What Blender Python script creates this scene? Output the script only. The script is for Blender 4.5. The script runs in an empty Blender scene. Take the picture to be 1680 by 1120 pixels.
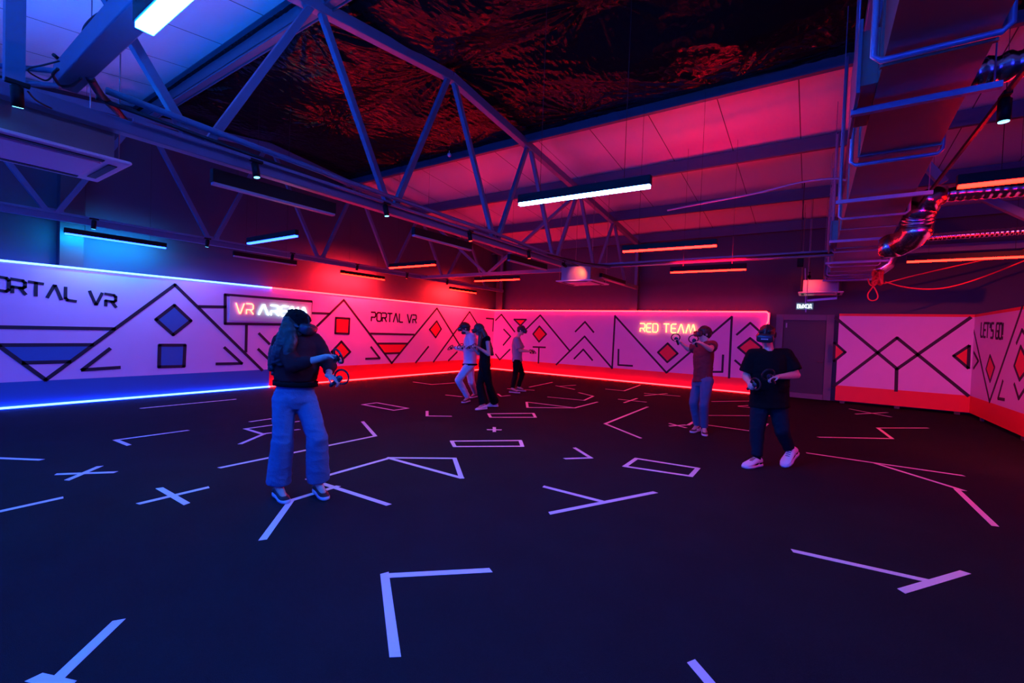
import bpy, bmesh, math, random
from mathutils import Vector, Matrix, noise
C = bpy.context.scene.collection
V = Vector
# ------------------------------------------------------------------ camera
CAM_H = 1.55
F_PX = 732.39
AX = V((0.829, 0.043, -0.557)); AY = V((0.558, 0.002, 0.830))
AY.normalize(); AX = (AX - AX.dot(AY)*AY).normalized(); AZ = AX.cross(AY)
if AZ.y > 0: AZ = -AZ
cam_d = bpy.data.cameras.new('camera'); cam = bpy.data.objects.new('camera', cam_d); C.objects.link(cam)
cam_d.sensor_width = 36; cam_d.lens = F_PX/1680*36; cam_d.clip_start = .05; cam_d.clip_end = 200
cam.matrix_world = Matrix(((AX.x, -AX.y, -AX.z, 0), (AY.x, -AY.y, -AY.z, 0), (AZ.x, -AZ.y, -AZ.z, CAM_H), (0, 0, 0, 1)))
bpy.context.scene.camera = cam
# ------------------------------------------------------------------ world + exposure
vs = bpy.context.scene.view_settings
vs.view_transform = 'Standard'; vs.look = 'None'; vs.exposure = 0.0; vs.gamma = 1; vs.use_curve_mapping = False
w = bpy.data.worlds.new('world'); bpy.context.scene.world = w; w.use_nodes = True
w.node_tree.nodes['Background'].inputs[0].default_value = (0.025, 0.014, 1.0, 1)
w.node_tree.nodes['Background'].inputs[1].default_value = 3.1
cy = bpy.context.scene.cycles
cy.max_bounces = 6; cy.diffuse_bounces = 4; cy.glossy_bounces = 3; cy.sample_clamp_indirect = 4
cy.use_denoising = True

RED_L = (1.0, .012, .05); BLUE_L = (.03, .2, 1.0); CYAN_L = (.03, .42, 1.0)
S_STRIP_B, S_STRIP_R = 9, 7
S_TUBE_C, S_TUBE_B, S_TUBE_R = 16, 12, 14

# ------------------------------------------------------------------ helpers
def ray(px, py):
    c = V((px-840, py-560, F_PX)); return V((AX.dot(c), AY.dot(c), AZ.dot(c)))
def fl(px, py, z=0.0):
    r = ray(px, py); t = (z-CAM_H)/r.z; return V((r.x*t, r.y*t, z))
def onx(px, py, x):
    r = ray(px, py); t = x/r.x; return V((x, r.y*t, CAM_H+r.z*t))
def ony(px, py, y):
    r = ray(px, py); t = y/r.y; return V((r.x*t, y, CAM_H+r.z*t))

def mat(name, col, rough=.6, metal=0, spec=.5, emit=None, es=0, bump=0, bscale=30, bstretch=(1,1,1), var=0, vscale=4, coat=0, trans=0, alpha=1):
    m = bpy.data.materials.new(name); m.use_nodes = True; nt = m.node_tree; b = nt.nodes['Principled BSDF']
    b.inputs['Base Color'].default_value = (*col, 1); b.inputs['Roughness'].default_value = rough
    b.inputs['Metallic'].default_value = metal; b.inputs['Specular IOR Level'].default_value = spec
    if coat: b.inputs['Coat Weight'].default_value = coat
    if trans: b.inputs['Transmission Weight'].default_value = trans
    if emit: b.inputs['Emission Color'].default_value = (*emit, 1); b.inputs['Emission Strength'].default_value = es
    tc = nt.nodes.new('ShaderNodeTexCoord')
    if bump:
        mp = nt.nodes.new('ShaderNodeMapping'); mp.inputs['Scale'].default_value = bstretch
        n = nt.nodes.new('ShaderNodeTexNoise'); n.inputs['Scale'].default_value = bscale; n.inputs['Detail'].default_value = 4
        bp = nt.nodes.new('ShaderNodeBump'); bp.inputs['Strength'].default_value = bump; bp.inputs['Distance'].default_value = .02
        L = nt.links.new
        L(tc.outputs['Object'], mp.inputs[0]); L(mp.outputs[0], n.inputs[0]); L(n.outputs[0], bp.inputs['Height']); L(bp.outputs[0], b.inputs['Normal'])
    if var:
        n = nt.nodes.new('ShaderNodeTexNoise'); n.inputs['Scale'].default_value = vscale; n.inputs['Detail'].default_value = 5
        r = nt.nodes.new('ShaderNodeMapRange'); r.inputs[3].default_value = 1-var; r.inputs[4].default_value = 1+var
        mx = nt.nodes.new('ShaderNodeVectorMath'); mx.operation = 'SCALE'; mx.inputs[0].default_value = col
        L = nt.links.new
        L(tc.outputs['Object'], n.inputs[0]); L(n.outputs[0], r.inputs[0]); L(r.outputs[0], mx.inputs['Scale']); L(mx.outputs[0], b.inputs['Base Color'])
    return m

class MB:
    """collects shapes and links them as one mesh object"""
    def __init__(s): s.v = []; s.f = []; s.m = []; s.sm = []
    def add(s, vs, fs, mi=0, smooth=False):
        o = len(s.v); s.v += [tuple(v) for v in vs]
        for f in fs: s.f.append([i+o for i in f]); s.m.append(mi); s.sm.append(smooth)
        return s
    def box(s, a, b, mi=0):
        x0,y0,z0 = a; x1,y1,z1 = b
        vs = [(x0,y0,z0),(x1,y0,z0),(x1,y1,z0),(x0,y1,z0),(x0,y0,z1),(x1,y0,z1),(x1,y1,z1),(x0,y1,z1)]
        return s.add(vs, [(0,3,2,1),(4,5,6,7),(0,1,5,4),(1,2,6,5),(2,3,7,6),(3,0,4,7)], mi)
    def bar(s, a, b, w, h, up=(0,0,1), mi=0, ext=0):
        a, b = V(a), V(b); d = (b-a).normalized(); a = a-d*ext; b = b+d*ext
        u = V(up); r = d.cross(u)
        if r.length < 1e-4: r = d.cross(V((1,0,0)))
        r.normalize(); u = r.cross(d)
        vs = [p + r*sx*w/2 + u*sy*h/2 for p in (a,b) for sx,sy in ((-1,-1),(1,-1),(1,1),(-1,1))]
        return s.add(vs, [(3,2,1,0),(4,5,6,7),(0,1,5,4),(1,2,6,5),(2,3,7,6),(3,0,4,7)], mi)
    def tube(s, pts, r, n=10, mi=0, close=False):
        pts = [V(p) for p in pts]; rr = r if isinstance(r, (list,tuple)) else [r]*len(pts)
        rings = []; up = None; N = len(pts)
        for i,p in enumerate(pts):
            if close: d = (pts[(i+1)%N]-pts[i-1]).normalized()
            else: d = ((pts[min(i+1,N-1)]-pts[max(i-1,0)])).normalized()
            if up is None:
                up = d.cross(V((0,0,1)))
                if up.length < .05: up = d.cross(V((1,0,0)))
            up = (up - up.dot(d)*d).normalized(); o = d.cross(up)
            rings.append([p + (up*math.cos(2*math.pi*k/n) + o*math.sin(2*math.pi*k/n))*rr[i] for k in range(n)])
        vs = [v for g in rings for v in g]; fs = []
        for i in range(N if close else N-1):
            j = (i+1)%N
            for k in range(n): fs.append((i*n+k, i*n+(k+1)%n, j*n+(k+1)%n, j*n+k))
        if not close: fs += [tuple(range(n))[::-1], tuple((N-1)*n+k for k in range(n))]
        return s.add(vs, fs, mi, True)
    def ell(s, c, r, fr=None, seg=18, rg=12, mi=0):
        fr = fr or Matrix.Identity(3); vs = []; fs = []
        for i in range(rg+1):
            t = math.pi*i/rg
            for k in range(seg):
                p = 2*math.pi*k/seg
                vs.append(V(c) + fr @ V((r[0]*math.sin(t)*math.cos(p), r[1]*math.sin(t)*math.sin(p), r[2]*math.cos(t))))
        for i in range(rg):
            for k in range(seg):
                fs.append((i*seg+k, (i+1)*seg+k, (i+1)*seg+(k+1)%seg, i*seg+(k+1)%seg))
        return s.add(vs, fs, mi, True)
    def loft(s, secs, n=20, mi=0):
        """secs: (centre, right, fwd, a, b) elliptical sections, closed with domes"""
        vs = []; fs = []
        c0,r0,f0,a0,b0 = secs[0]; c1,r1,f1,a1,b1 = secs[-1]
        def ring(c, r, f, a, b): vs.extend([V(c)+r*(a*math.cos(2*math.pi*k/n))+f*(b*math.sin(2*math.pi*k/n)) for k in range(n)])
        for q in secs: ring(*q)
        N = len(secs)
        for i in range(N-1):
            for k in range(n): fs.append((i*n+k, i*n+(k+1)%n, (i+1)*n+(k+1)%n, (i+1)*n+k))
        fs += [tuple(range(n))[::-1], tuple((N-1)*n+k for k in range(n))]
        return s.add(vs, fs, mi, True)
    def cone(s, a, b, ra, rb, mi=0, n=14, bulge=None):
        """limb with round ends; bulge (t, r)"""
        a, b = V(a), V(b); d = b-a; L = d.length; d = d/L if L > 1e-6 else V((0,0,1))
        pts = []; rs = []
        for k in range(5, 0, -1):
            t = k/5*math.pi/2; pts.append(a - d*ra*math.sin(t)*.98); rs.append(max(ra*math.cos(t), ra*.06))
        M = 8
        for k in range(M+1):
            t = k/M; r = ra+(rb-ra)*t
            if bulge: r += bulge[1]*math.exp(-((t-bulge[0])/.22)**2)
            pts.append(a+d*L*t); rs.append(r)
        for k in range(1, 6):
            t = k/5*math.pi/2; pts.append(b + d*rb*math.sin(t)*.98); rs.append(max(rb*math.cos(t), rb*.06))
        return s.tube(pts, rs, n, mi)
    def xf(s, M):
        s.v = [tuple(M @ V(v)) for v in s.v]; return s
    def build(s, name, mats, parent=None, origin=None, bevel=0):
        if not isinstance(mats, (list,tuple)): mats = [mats]
        o = V(origin) if origin is not None else V((0,0,0))
        me = bpy.data.meshes.new(name); me.from_pydata([tuple(V(v)-o) for v in s.v], [], s.f); 
        for m in mats: me.materials.append(m)
        for p,mi,sm in zip(me.polygons, s.m, s.sm): p.material_index = mi; p.use_smooth = sm
        me.update(); ob = bpy.data.objects.new(name, me); C.objects.link(ob); ob.location = o
        if parent: ob.parent = parent
        if bevel:
            bv = ob.modifiers.new('bevel', 'BEVEL'); bv.width = bevel; bv.segments = 2; bv.limit_method = 'ANGLE'
        return ob

def remeshed(mb, name, m, parent, voxel=.006, smooth=6, fold=0, fscale=6, origin=None, keep=None):
    """join overlapping shapes to one continuous surface"""
    t = mb.build('tmp', m)
    r = t.modifiers.new('r', 'REMESH'); r.mode = 'VOXEL'; r.voxel_size = voxel
    s = t.modifiers.new('s', 'SMOOTH'); s.iterations = smooth; s.factor = .5
    dg = bpy.context.evaluated_depsgraph_get(); dg.update()
    me = bpy.data.meshes.new_from_object(t.evaluated_get(dg))
    bpy.data.objects.remove(t)
    if fold:
        ns = [v.normal.copy() for v in me.vertices]
        for v,nn in zip(me.vertices, ns):
            q = V((v.co.x*fscale, v.co.y*fscale, v.co.z*fscale*1.6))
            a = noise.noise(q); b = noise.noise(q*2.3+V((7,3,1)))
            v.co += nn*fold*((1-abs(a)*2.2) + .5*(1-abs(b)*2))
    me.name = name
    for p in me.polygons: p.use_smooth = True
    ob = bpy.data.objects.new(name, me); C.objects.link(ob)
    ob.data.materials.clear(); ob.data.materials.append(m)
    if parent: ob.parent = parent
    return ob

def tag(o, label, cat, group=None):
    o['label'] = label; o['category'] = cat
    if group: o['group'] = group
    return o
def thing(name, label, cat, loc=(0,0,0), group=None):
    o = bpy.data.objects.new(name, None); C.objects.link(o); o.location = loc; o.empty_display_size = .1
    return tag(o, label, cat, group)
def adopt(root, ob):
    """parent ob (built in world space) to a root that already has a location"""
    ob.parent = root; ob.matrix_parent_inverse = Matrix.Translation(-root.location); return ob
def struct(o): o['kind'] = 'structure'; return o

# ------------------------------------------------------------------ materials
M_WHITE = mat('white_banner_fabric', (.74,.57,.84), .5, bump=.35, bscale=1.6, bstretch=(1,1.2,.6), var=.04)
M_BLUEP = mat('blue_print', (.02,.15,.42), .5)
M_REDP = mat('red_print', (.85,.02,.03), .5)
M_LINE = mat('dark_print', (.012,.010,.03), .6)
M_CARPET = mat('dark_carpet', (.010,.016,.020), .95, spec=.1, bump=.6, bscale=220, var=.25, vscale=2.2)
M_TAPE = mat('white_tape', (.78,.78,.80), .55, bump=.1, bscale=40)
M_WALLU = mat('painted_panel_wall', (.055,.055,.085), .6, bump=.05, bscale=3, var=.06)
M_STEEL = mat('painted_steel', (.10,.155,.25), .38, spec=.5, var=.06, vscale=9)
M_STEELD = mat('dark_steel', (.05,.05,.06), .5)
M_BLACK = mat('black_plastic', (.008,.008,.009), .5, spec=.15)
M_BLACKM = mat('black_matt', (.015,.015,.017), .75)
M_ACW = mat('air_conditioner_plastic', (.85,.85,.88), .35)
M_GALV = mat('galvanised_duct', (.27,.25,.25), .42, metal=.8, var=.06, vscale=3)
M_SPIRAL = mat('spiral_metal', (.62,.60,.62), .22, metal=1.0)
M_PIPE = mat('painted_pipe', (.30,.36,.55), .35, metal=.3)
M_CABLE = mat('black_cable', (.01,.01,.012), .5)
M_REDCAB = mat('red_cable', (.75,.05,.04), .5)
M_DOOR = mat('dark_door', (.030,.028,.034), .5)
M_FRAME = mat('grey_frame', (.13,.13,.17), .5)
def emis(name, col, st): return mat(name, (.02,.02,.02), .5, emit=col, es=st)
E_STRIPB = emis('blue_led', (.025,.07,1.0), 26); E_STRIPR = emis('red_led', (1.0,.006,.008), 50)
E_TC = emis('cyan_tube', (.006,.030,1.0), 26); E_TB = emis('blue_white_tube', (.05,.18,1.0), 300)
E_TR = emis('red_tube', (1.0,.0019,.0008), 92); E_TW = emis('white_blue_tube', (.004,.14,1.0), 300)
E_UR = emis('red_tube_upper', (1.0,.001,.02), 380); E_UB = emis('blue_tube_upper', (.001,.15,1.0), 1150)
E_TBK = emis('blue_tube', (.001,.17,1.0), 190)
E_NW = emis('white_neon', (.75,1.0,.95), 5); E_NR = emis('red_neon', (1.0,.16,.10), 6); E_NY = emis('warm_neon', (1.0,.22,.07), 7)
M_TUBEOFF = mat('unlit_diffuser', (.35,.33,.4), .4)

# ================================================================== SHELL
XL, YB = -10.65, 14.5            # partition planes
WL, WB = -10.85, 14.85            # building wall planes
XR = 3.07
struct(MB().box((-11.2,-8,-.1), (9,15.2,0)).build('floor', M_CARPET))
RIDGE_Y, RIDGE_Z, SL = 5.3, 5.62, .10
def roofz(y): return RIDGE_Z - (SL if y > RIDGE_Y else .135)*abs(y-RIDGE_Y)
b = MB()
for i,(y0,y1) in enumerate(((-8.0,RIDGE_Y),(RIDGE_Y,15.2))):
    for x0,x1 in ((-11.2,9),):
        z0, z1 = roofz(y0)+.22, roofz(y1)+.22
        vs = [(x0,y0,z0),(x1,y0,z0),(x1,y1,z1),(x0,y1,z1)]; vs += [(x,y,z+.1) for x,y,z in vs]
        b.add(vs, [(0,3,2,1),(4,5,6,7),(0,1,5,4),(1,2,6,5),(2,3,7,6),(3,0,4,7)])
def roof_mat():
    m = mat('roof_panels', (.62,.62,.66), .34, spec=.45); nt = m.node_tree; bs = nt.nodes['Principled BSDF']; L = nt.links.new
    tc = nt.nodes.new('ShaderNodeTexCoord'); sp = nt.nodes.new('ShaderNodeSeparateXYZ'); L(tc.outputs['Object'], sp.inputs[0])
    def math_(op, a, bb=None):
        n = nt.nodes.new('ShaderNodeMath'); n.operation = op
        for i,q in enumerate((a,bb)):
            if q is None: continue
            if isinstance(q,(int,float)): n.inputs[i].default_value = q
            else: L(q, n.inputs[i])
        return n.outputs[0]
    fr = math_('FRACT', math_('MULTIPLY', math_('ADD', sp.outputs[0], .35), 1/1.15)); seam = math_('LESS_THAN', fr, .014)
    rib = math_('PINGPONG', sp.outputs[0], .04)
    h = math_('SUBTRACT', math_('MULTIPLY', rib, 1.0), math_('MULTIPLY', seam, .3))
    bp = nt.nodes.new('ShaderNodeBump'); bp.inputs['Strength'].default_value = .35; bp.inputs['Distance'].default_value = .1
    L(h, bp.inputs['Height']); L(bp.outputs[0], bs.inputs['Normal'])
    mx = nt.nodes.new('ShaderNodeMix'); mx.data_type = 'RGBA'; L(seam, mx.inputs[0])
    mx.inputs[6].default_value = (.62,.62,.66,1); mx.inputs[7].default_value = (.05,.05,.06,1); L(mx.outputs[2], bs.inputs['Base Color'])
    return m
struct(b.build('ceiling', roof_mat()))
# left wall, back wall (gabled top follows the roof)
b = MB()
ys = [-8, RIDGE_Y, 15.2]
vs = [(WL,-8,0),(WL,15.2,0),(WL,15.2,roofz(15.2)+.22),(WL,RIDGE_Y,roofz(RIDGE_Y)+.22),(WL,-8,roofz(-8)+.22)]
vs += [(x-.2,y,z) for x,y,z in vs]
b.add(vs, [(0,1,2,3,4),(9,8,7,6,5)]); struct(b.build('wall_left', M_WALLU))
b = MB(); zt = roofz(WB)+.25
b.box((-11.2,WB,0),(-.78,WB+.2,zt)); b.box((-.78,WB,2.27),(.40,WB+.2,zt)); b.box((.40,WB,0),(9,WB+.2,zt))
struct(b.build('wall_back', M_WALLU))
# columns and tie on the back wall
for i,(x,lab) in enumerate(((-10.5,'dark steel column in the far corner above the red partition'),(-5.0,'dark steel column on the far wall left of the RED TEAM sign'))):
    b = MB(); b.box((x-.13,YB+.12,0),(x+.13,YB+.14,4.5)); b.box((x-.13,YB+.30,0),(x+.13,YB+.32,4.5)); b.box((x-.02,YB+.14,0),(x+.02,YB+.30,4.5))
    struct(tag(b.build('steel_column', M_STEELD, origin=(x,YB+.2,0)), lab, 'column'))
b = MB(); b.box((WL,2.0,2.36),(WL+.2,2.3,5.2)); struct(tag(b.build('steel_column', M_STEELD, origin=(WL+.1,2.15,0)), 'dark steel column on the left wall above the ceiling cassette', 'column'))

# door in the back wall
d = bpy.data.objects.new('door_1', None); C.objects.link(d); d.location = (-.2,WB,0); struct(d)
b = MB(); b.box((-.70,WB+.05,.02),(.34,WB+.10,2.18)); adopt(d, b.build('door_leaf', M_DOOR, bevel=.005))
b = MB(); b.box((-.88,WB-.03,0),(-.70,WB+.12,2.32)); b.box((.30,WB-.03,0),(.48,WB+.12,2.32)); b.box((-.70,WB-.03,2.16),(.30,WB+.12,2.32)); b.box((-.70,WB-.08,0),(.30,WB+.04,.14))
adopt(d, b.build('door_frame', M_FRAME, bevel=.006))
b = MB(); b.box((-.64,WB+.0,1.95),(-.61,WB+.05,2.08)); b.box((-.64,WB+.0,.4),(-.61,WB+.05,.52)); adopt(d, b.build('hinge', M_GALV))
b = MB(); b.tube([(.24,WB+.05,1.02),(.24,WB-.0,1.02),(.13,WB-.0,1.02)], .011); adopt(d, b.build('door_handle', M_GALV))
# ================================================================== LETTERING (stroke alphabet)
GL = {
 'P': [[(0,0),(0,.42),(.62,.42),(.75,.55),(.75,.87),(.62,1),(-.05,1)]],
 'O': [[(.15,0),(0,.15),(0,.85),(.15,1),(.65,1),(.8,.85),(.8,.15),(.65,0),(.15,0)]],
 'R': [[(0,0),(0,.42),(.62,.42),(.75,.55),(.75,.87),(.62,1),(-.05,1)],[(.42,.42),(.78,0)]],
 'T': [[(0,1),(.85,1)],[(.42,1),(.42,0)]],
 'A': [[(0,0),(.42,1),(.50,1),(.9,0)]],
 'L': [[(0,1),(0,.14),(.14,0),(.7,0)]],
 'V': [[(0,1),(.42,0),(.50,0),(.9,1)]],
 'E': [[(.75,1),(.14,1),(0,.86),(0,.14),(.14,0),(.75,0)],[(0,.5),(.68,.5)]],
 'N': [[(0,0),(0,.85),(.15,1),(.25,1),(.62,0),(.75,0),(.8,.1),(.8,1)]],
 'D': [[(0,0),(.6,0),(.78,.2),(.78,.8),(.6,1),(0,1),(0,.0)]],
 'M': [[(0,0),(.32,1),(.40,1),(.68,0),(.98,1),(1.06,1),(1.36,0)]],
 "'": [[(.1,1),(.1,.72)]],
 'S': [[(.75,1),(.12,1),(0,.88),(0,.6),(.12,.5),(.65,.5),(.77,.4),(.77,.12),(.65,0),(0,0)]],
 'G': [[(.78,1),(.14,1),(0,.86),(0,.14),(.14,0),(.66,0),(.78,.14),(.78,.48),(.4,.48)]],
 '!': [[(.1,1),(.1,.3)],[(.1,.12),(.1,0)]],
 '\u0412': [[(0,0),(0,1),(.6,1),(.7,.8),(.6,.52),(0,.52)],[(.6,.52),(.75,.3),(.6,0),(0,0)]],
 '\u042b': [[(0,1),(0,0),(.5,0),(.55,.3),(.5,.55),(0,.55)],[(.8,1),(.8,0)]],
 '\u0425': [[(0,0),(.8,1)],[(0,1),(.8,0)]],
 '\u0414': [[(.12,.12),(.25,1),(.65,1),(.65,.12)],[(-.02,-.12),(-.02,.12),(.82,.12),(.82,-.12)]],
}
GW = {"'": .3, '!': .3, 'M': 1.5, ' ': .55, 'L': .82, 'V': .98, 'A': .98, 'T': .95}
def text_strokes(txt, gap=.2):
    x = 0; out = []
    for ch in txt:
        for st in GL.get(ch, []): out.append([(x+p[0], p[1]) for p in st])
        x += GW.get(ch, .8) + (gap if ch != ' ' else .1)
    return out, x-gap
class Plane:
    """a vertical partition face: point p0, direction e along it (to the viewer's right), normal n into the room"""
    def __init__(s, fn, e, n): s.fn = fn; s.e = V(e); s.n = V(n)
    def ribbon(s, mb, pts, w, mi, lift=.003, close=False):
        P = list(pts) + ([pts[0]] if close else [])
        for a,b in zip(P[:-1], P[1:]):
            mb.bar(a+s.n*lift, b+s.n*lift, w, .004, up=s.n, mi=mi, ext=w*.28)
    def line(s, mb, pix, w=.06, mi=2, close=False):
        s.ribbon(mb, [s.fn(*p) for p in pix], w, mi, close=close)
    def fill(s, mb, pix, mi):
        P = [s.fn(*p) + s.n*.0025 for p in pix]
        mb.add(P, [tuple(range(len(P)))], mi)
    def fill3(s, mb, P, mi): mb.add([p+s.n*.0025 for p in P], [tuple(range(len(P)))], mi)
    def text(s, txt, a, b, h, w=None, tube=None, lift=.004, gap=.2):
        """letters from point a (lower left) to b (lower right)"""
        mb = MB(); st, W = text_strokes(txt, gap); a = V(a); b = V(b); ex = (b-a)/W
        for q in st:
            P = [a + ex*x + V((0,0,1))*h*y + s.n*lift for x,y in q]
            if tube: mb.tube(P, tube, 8, close=False)
            else:
                for p,r in zip(P[:-1], P[1:]): mb.bar(p, r, w, .004, up=s.n, ext=w*.3)
        return mb
PMATS = [M_WHITE, M_BLUEP, M_LINE, M_REDP]
PL_L = Plane(lambda x,y: onx(x,y,XL), (0,1,0), (1,0,0))
PL_B = Plane(lambda x,y: ony(x,y,YB), (1,0,0), (0,-1,0))
PL_C = Plane(lambda x,y: ony(x,y,14.42), (1,0,0), (0,-1,0))
PL_R = Plane(lambda x,y: onx(x,y,XR), (0,-1,0), (-1,0,0))
SEAM = 5.58; BAND = .44; HF = 2.35

def panel_root(name, label, loc): return thing(name, label, 'partition', loc)
# ---- left partition: blue half
b = MB()
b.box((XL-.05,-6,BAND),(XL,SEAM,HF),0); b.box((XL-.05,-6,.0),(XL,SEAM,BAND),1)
P = PL_L; Ln = P.line
Ln(b, [(-60,535.5),(188,539.3)]); Ln(b, [(-150,566.5),(152,565.3)])
Ln(b, [(-120,497),(-60,525),(75,623),(287,467),(430,607)])
Ln(b, [(38,595),(115,593)])
P.fill(b, [(-2,567),(150,567),(116,592),(36,594)], 1)
Ln(b, [(180,572),(135,606.6),(196,602.6)])
dm = [(286,500.7),(313,526),(284,549),(256,524)]; P.fill(b, dm, 1); Ln(b, dm, close=True)
sq = [(261.7,566),(303.3,566),(301.7,600.7),(260.7,601.7)]; P.fill(b, sq, 1); Ln(b, sq, close=True)
Ln(b, [(368.3,570),(396.7,596),(355,596.7)])
Ln(b, [(326.7,502.7),(369.3,503.3)]); Ln(b, [(404.3,532.7),(403.3,576.7)])
# the frame round the neon sign straddles the seam; it belongs to this banner up to the seam
def z_at(px,py): return onx(px,py,XL)
fa, fb, fc, fd = z_at(369.3,483.3), z_at(511,494.3), z_at(508.3,532.7), z_at(369.3,530.7)
def cut(a, c, y):
    t = (y-a.y)/(c.y-a.y); return a+(c-a)*t
Ln(b, [(425,547),(442,564)]); Ln(b, [(423.7,572.7),(441.7,590)])
P.ribbon(b, [cut(fa,fb,SEAM), fa, fd, cut(fd,fc,SEAM)], .06, 2)
blue_part = tag(b.build('printed_partition', PMATS, origin=(XL,0,0)), 'white printed partition with blue shapes and blue lower band along the left wall', 'partition', )
t0 = onx(20,475.5,XL); t1 = onx(190.5,505,XL)      # R of PORTAL to the last R
adv = (t1.y-t0.y); st,W = text_strokes('PORTAL VR'); st2,W2 = text_strokes('RTAL VR')
z0 = 1.72
a = V((XL, t1.y - adv*W/W2, z0)); e = V((XL, t1.y, z0))
H_T = .235
za = onx(30,475.5,XL).z; zb = onx(185,505,XL).z
a.z = za; e.z = zb + .02
lt = P.text('PORTAL VR', a, e, onx(30,476-22,XL).z-za, w=.045); adopt(blue_part, lt.build('lettering', M_LINE))
# ---- left partition: red half
b = MB()
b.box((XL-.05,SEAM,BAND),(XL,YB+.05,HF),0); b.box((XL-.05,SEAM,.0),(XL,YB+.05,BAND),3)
P.ribbon(b, [cut(fa,fb,SEAM), fb, fc, cut(fd,fc,SEAM)], .06, 2)
Ln(b, [(510,513.3),(541,514.3)])
Ln(b, [(446,604),(523,532),(564,492),(642.6,595.4),(716.8,505.5),(752,562.6),(768,588)])
q = [(551,521.2),(573.2,522.5),(572,547.4),(550,546.4)]; P.fill(b,q,3); Ln(b,q,close=True)
q = [(560,560),(574.5,577),(557.5,594),(544,577)]; P.fill(b,q,3); Ln(b,q,close=True)
Ln(b, [(608.6,569),(623,587.5),(600,588.3)])
Ln(b, [(608,547),(679,548.7)]); Ln(b, [(619.6,563.4),(668.8,563.4)]); Ln(b, [(631,579.6),(655.7,578.9)])
P.fill(b, [(620,563.4),(668,563.4),(656,578.9),(631,579.6)], 3)
q = [(716.5,526.5),(723.8,539.6),(714.7,553.5),(704.7,540.4)]; P.fill(b,q,3); Ln(b,q,close=True)
Ln(b, [(702.9,568.4),(682,594.6)]); Ln(b, [(750,577),(735.6,591.4)])
Ln(b, [(711,593.5),(770.4,511.3),(809,573)])
Ln(b, [(797.7,522),(810,523)]); Ln(b, [(809.5,523),(808.5,543)])
red_left = tag(b.build('printed_partition', PMATS, origin=(XL,6,0)), 'white printed partition with red shapes and red lower band, between the blue half and the far corner', 'partition')
a = onx(609,526,XL); e = onx(683,529.5,XL); adopt(red_left, P.text('PORTAL VR', a, e, onx(646,514,XL).z-onx(646,527.5,XL).z, w=.045).build('lettering', M_LINE))
# ---- far partition
XE = -1.02
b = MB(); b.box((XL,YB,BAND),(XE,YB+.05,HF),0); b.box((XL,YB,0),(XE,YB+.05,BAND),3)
P = PL_B; Ln = P.line
Ln(b, [(813,525.4),(822.7,515.6),(844.4,544)]); Ln(b, [(826.6,540),(837.6,551.7),(825.7,566)])
Ln(b, [(813,580.6),(819.8,590),(836.7,573)])
q = [(843.5,523.7),(863.4,524),(853.7,534)]; P.fill(b,q,3); Ln(b,q,close=True)
Ln(b, [(853.7,548),(865.5,537.7),(886.4,516.8),(935,575.7)])
Ln(b, [(912.6,598),(959.2,551.6),(1004.3,604),(1009,518),(1093.3,611),(1200.7,519.4)]); Ln(b, [(1200.7,519.4),(1196,619.7)])
q = [(885,535),(896.4,548),(884.3,560.5),(874.6,547.7)]; P.fill(b,q,3); Ln(b,q,close=True)
Ln(b, [(874.6,569),(894.8,569.7)]); Ln(b, [(884.3,569.7),(883.3,595.4)])
Ln(b, [(944,543.8),(959.8,527.8),(974,544.8)]); Ln(b, [(942,588.3),(957,573),(972,590.7)])
Ln(b, [(1014.8,573),(1014.3,598.5),(1037.6,600)])
q = [(1095.4,563),(1111.7,579.7),(1094.7,594),(1079.5,577.8)]; P.fill(b,q,3); Ln(b,q,close=True)
Ln(b, [(1186.3,582.3),(1185,609.8),(1170,609.8)])
Ln(b, [(1208.8,548.8),(1231,529.5),(1249,546)])
q = [(1211,570),(1230.8,554.5),(1250,570),(1230,586)]; P.fill(b,q,3); Ln(b,q,close=True)
Ln(b, [(1206,591),(1230,612),(1250,594)])
tag(b.build('printed_partition', PMATS, origin=(-5.8,YB,0)), 'wide white printed partition with red band behind the RED TEAM sign', 'partition')
# ---- right-hand far partition (its own low panel with a gap below)
YC = 14.42; x0 = .56
b = MB(); z0 = .07
b.box((x0,YC,.46),(XR+.05,YC+.05,2.27),0); b.box((x0,YC,z0),(XR+.05,YC+.05,.46),3); b.box((x0,YC,2.27),(XR+.05,YC+.05,2.33),3)
P = PL_C; Ln = P.line
Ln(b, [(1371,521.2),(1471.8,605),(1592,521)], .07); Ln(b, [(1367,633.8),(1471.8,554),(1588.4,649)], .07); Ln(b, [(1471,605),(1470,641)], .07)
q = [(1369,561.8),(1386.7,577.5),(1368,592.4)]; P.fill(b,q,3); Ln(b,q,close=True)
q = [(1590,567),(1564.8,583.5),(1588.5,603.7)]; P.fill(b,q,3); Ln(b,q,close=True)
rp = tag(b.build('printed_partition', PMATS, origin=(1.8,YC,0)), 'lavender printed partition with crossing lines right of the dark door', 'partition')
for x in (x0+.15, 1.8, XR-.2):
    adopt(rp, MB().box((x-.05,YC+.0,0),(x+.05,YC+.05,z0)).build('foot', M_STEELD))
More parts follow.
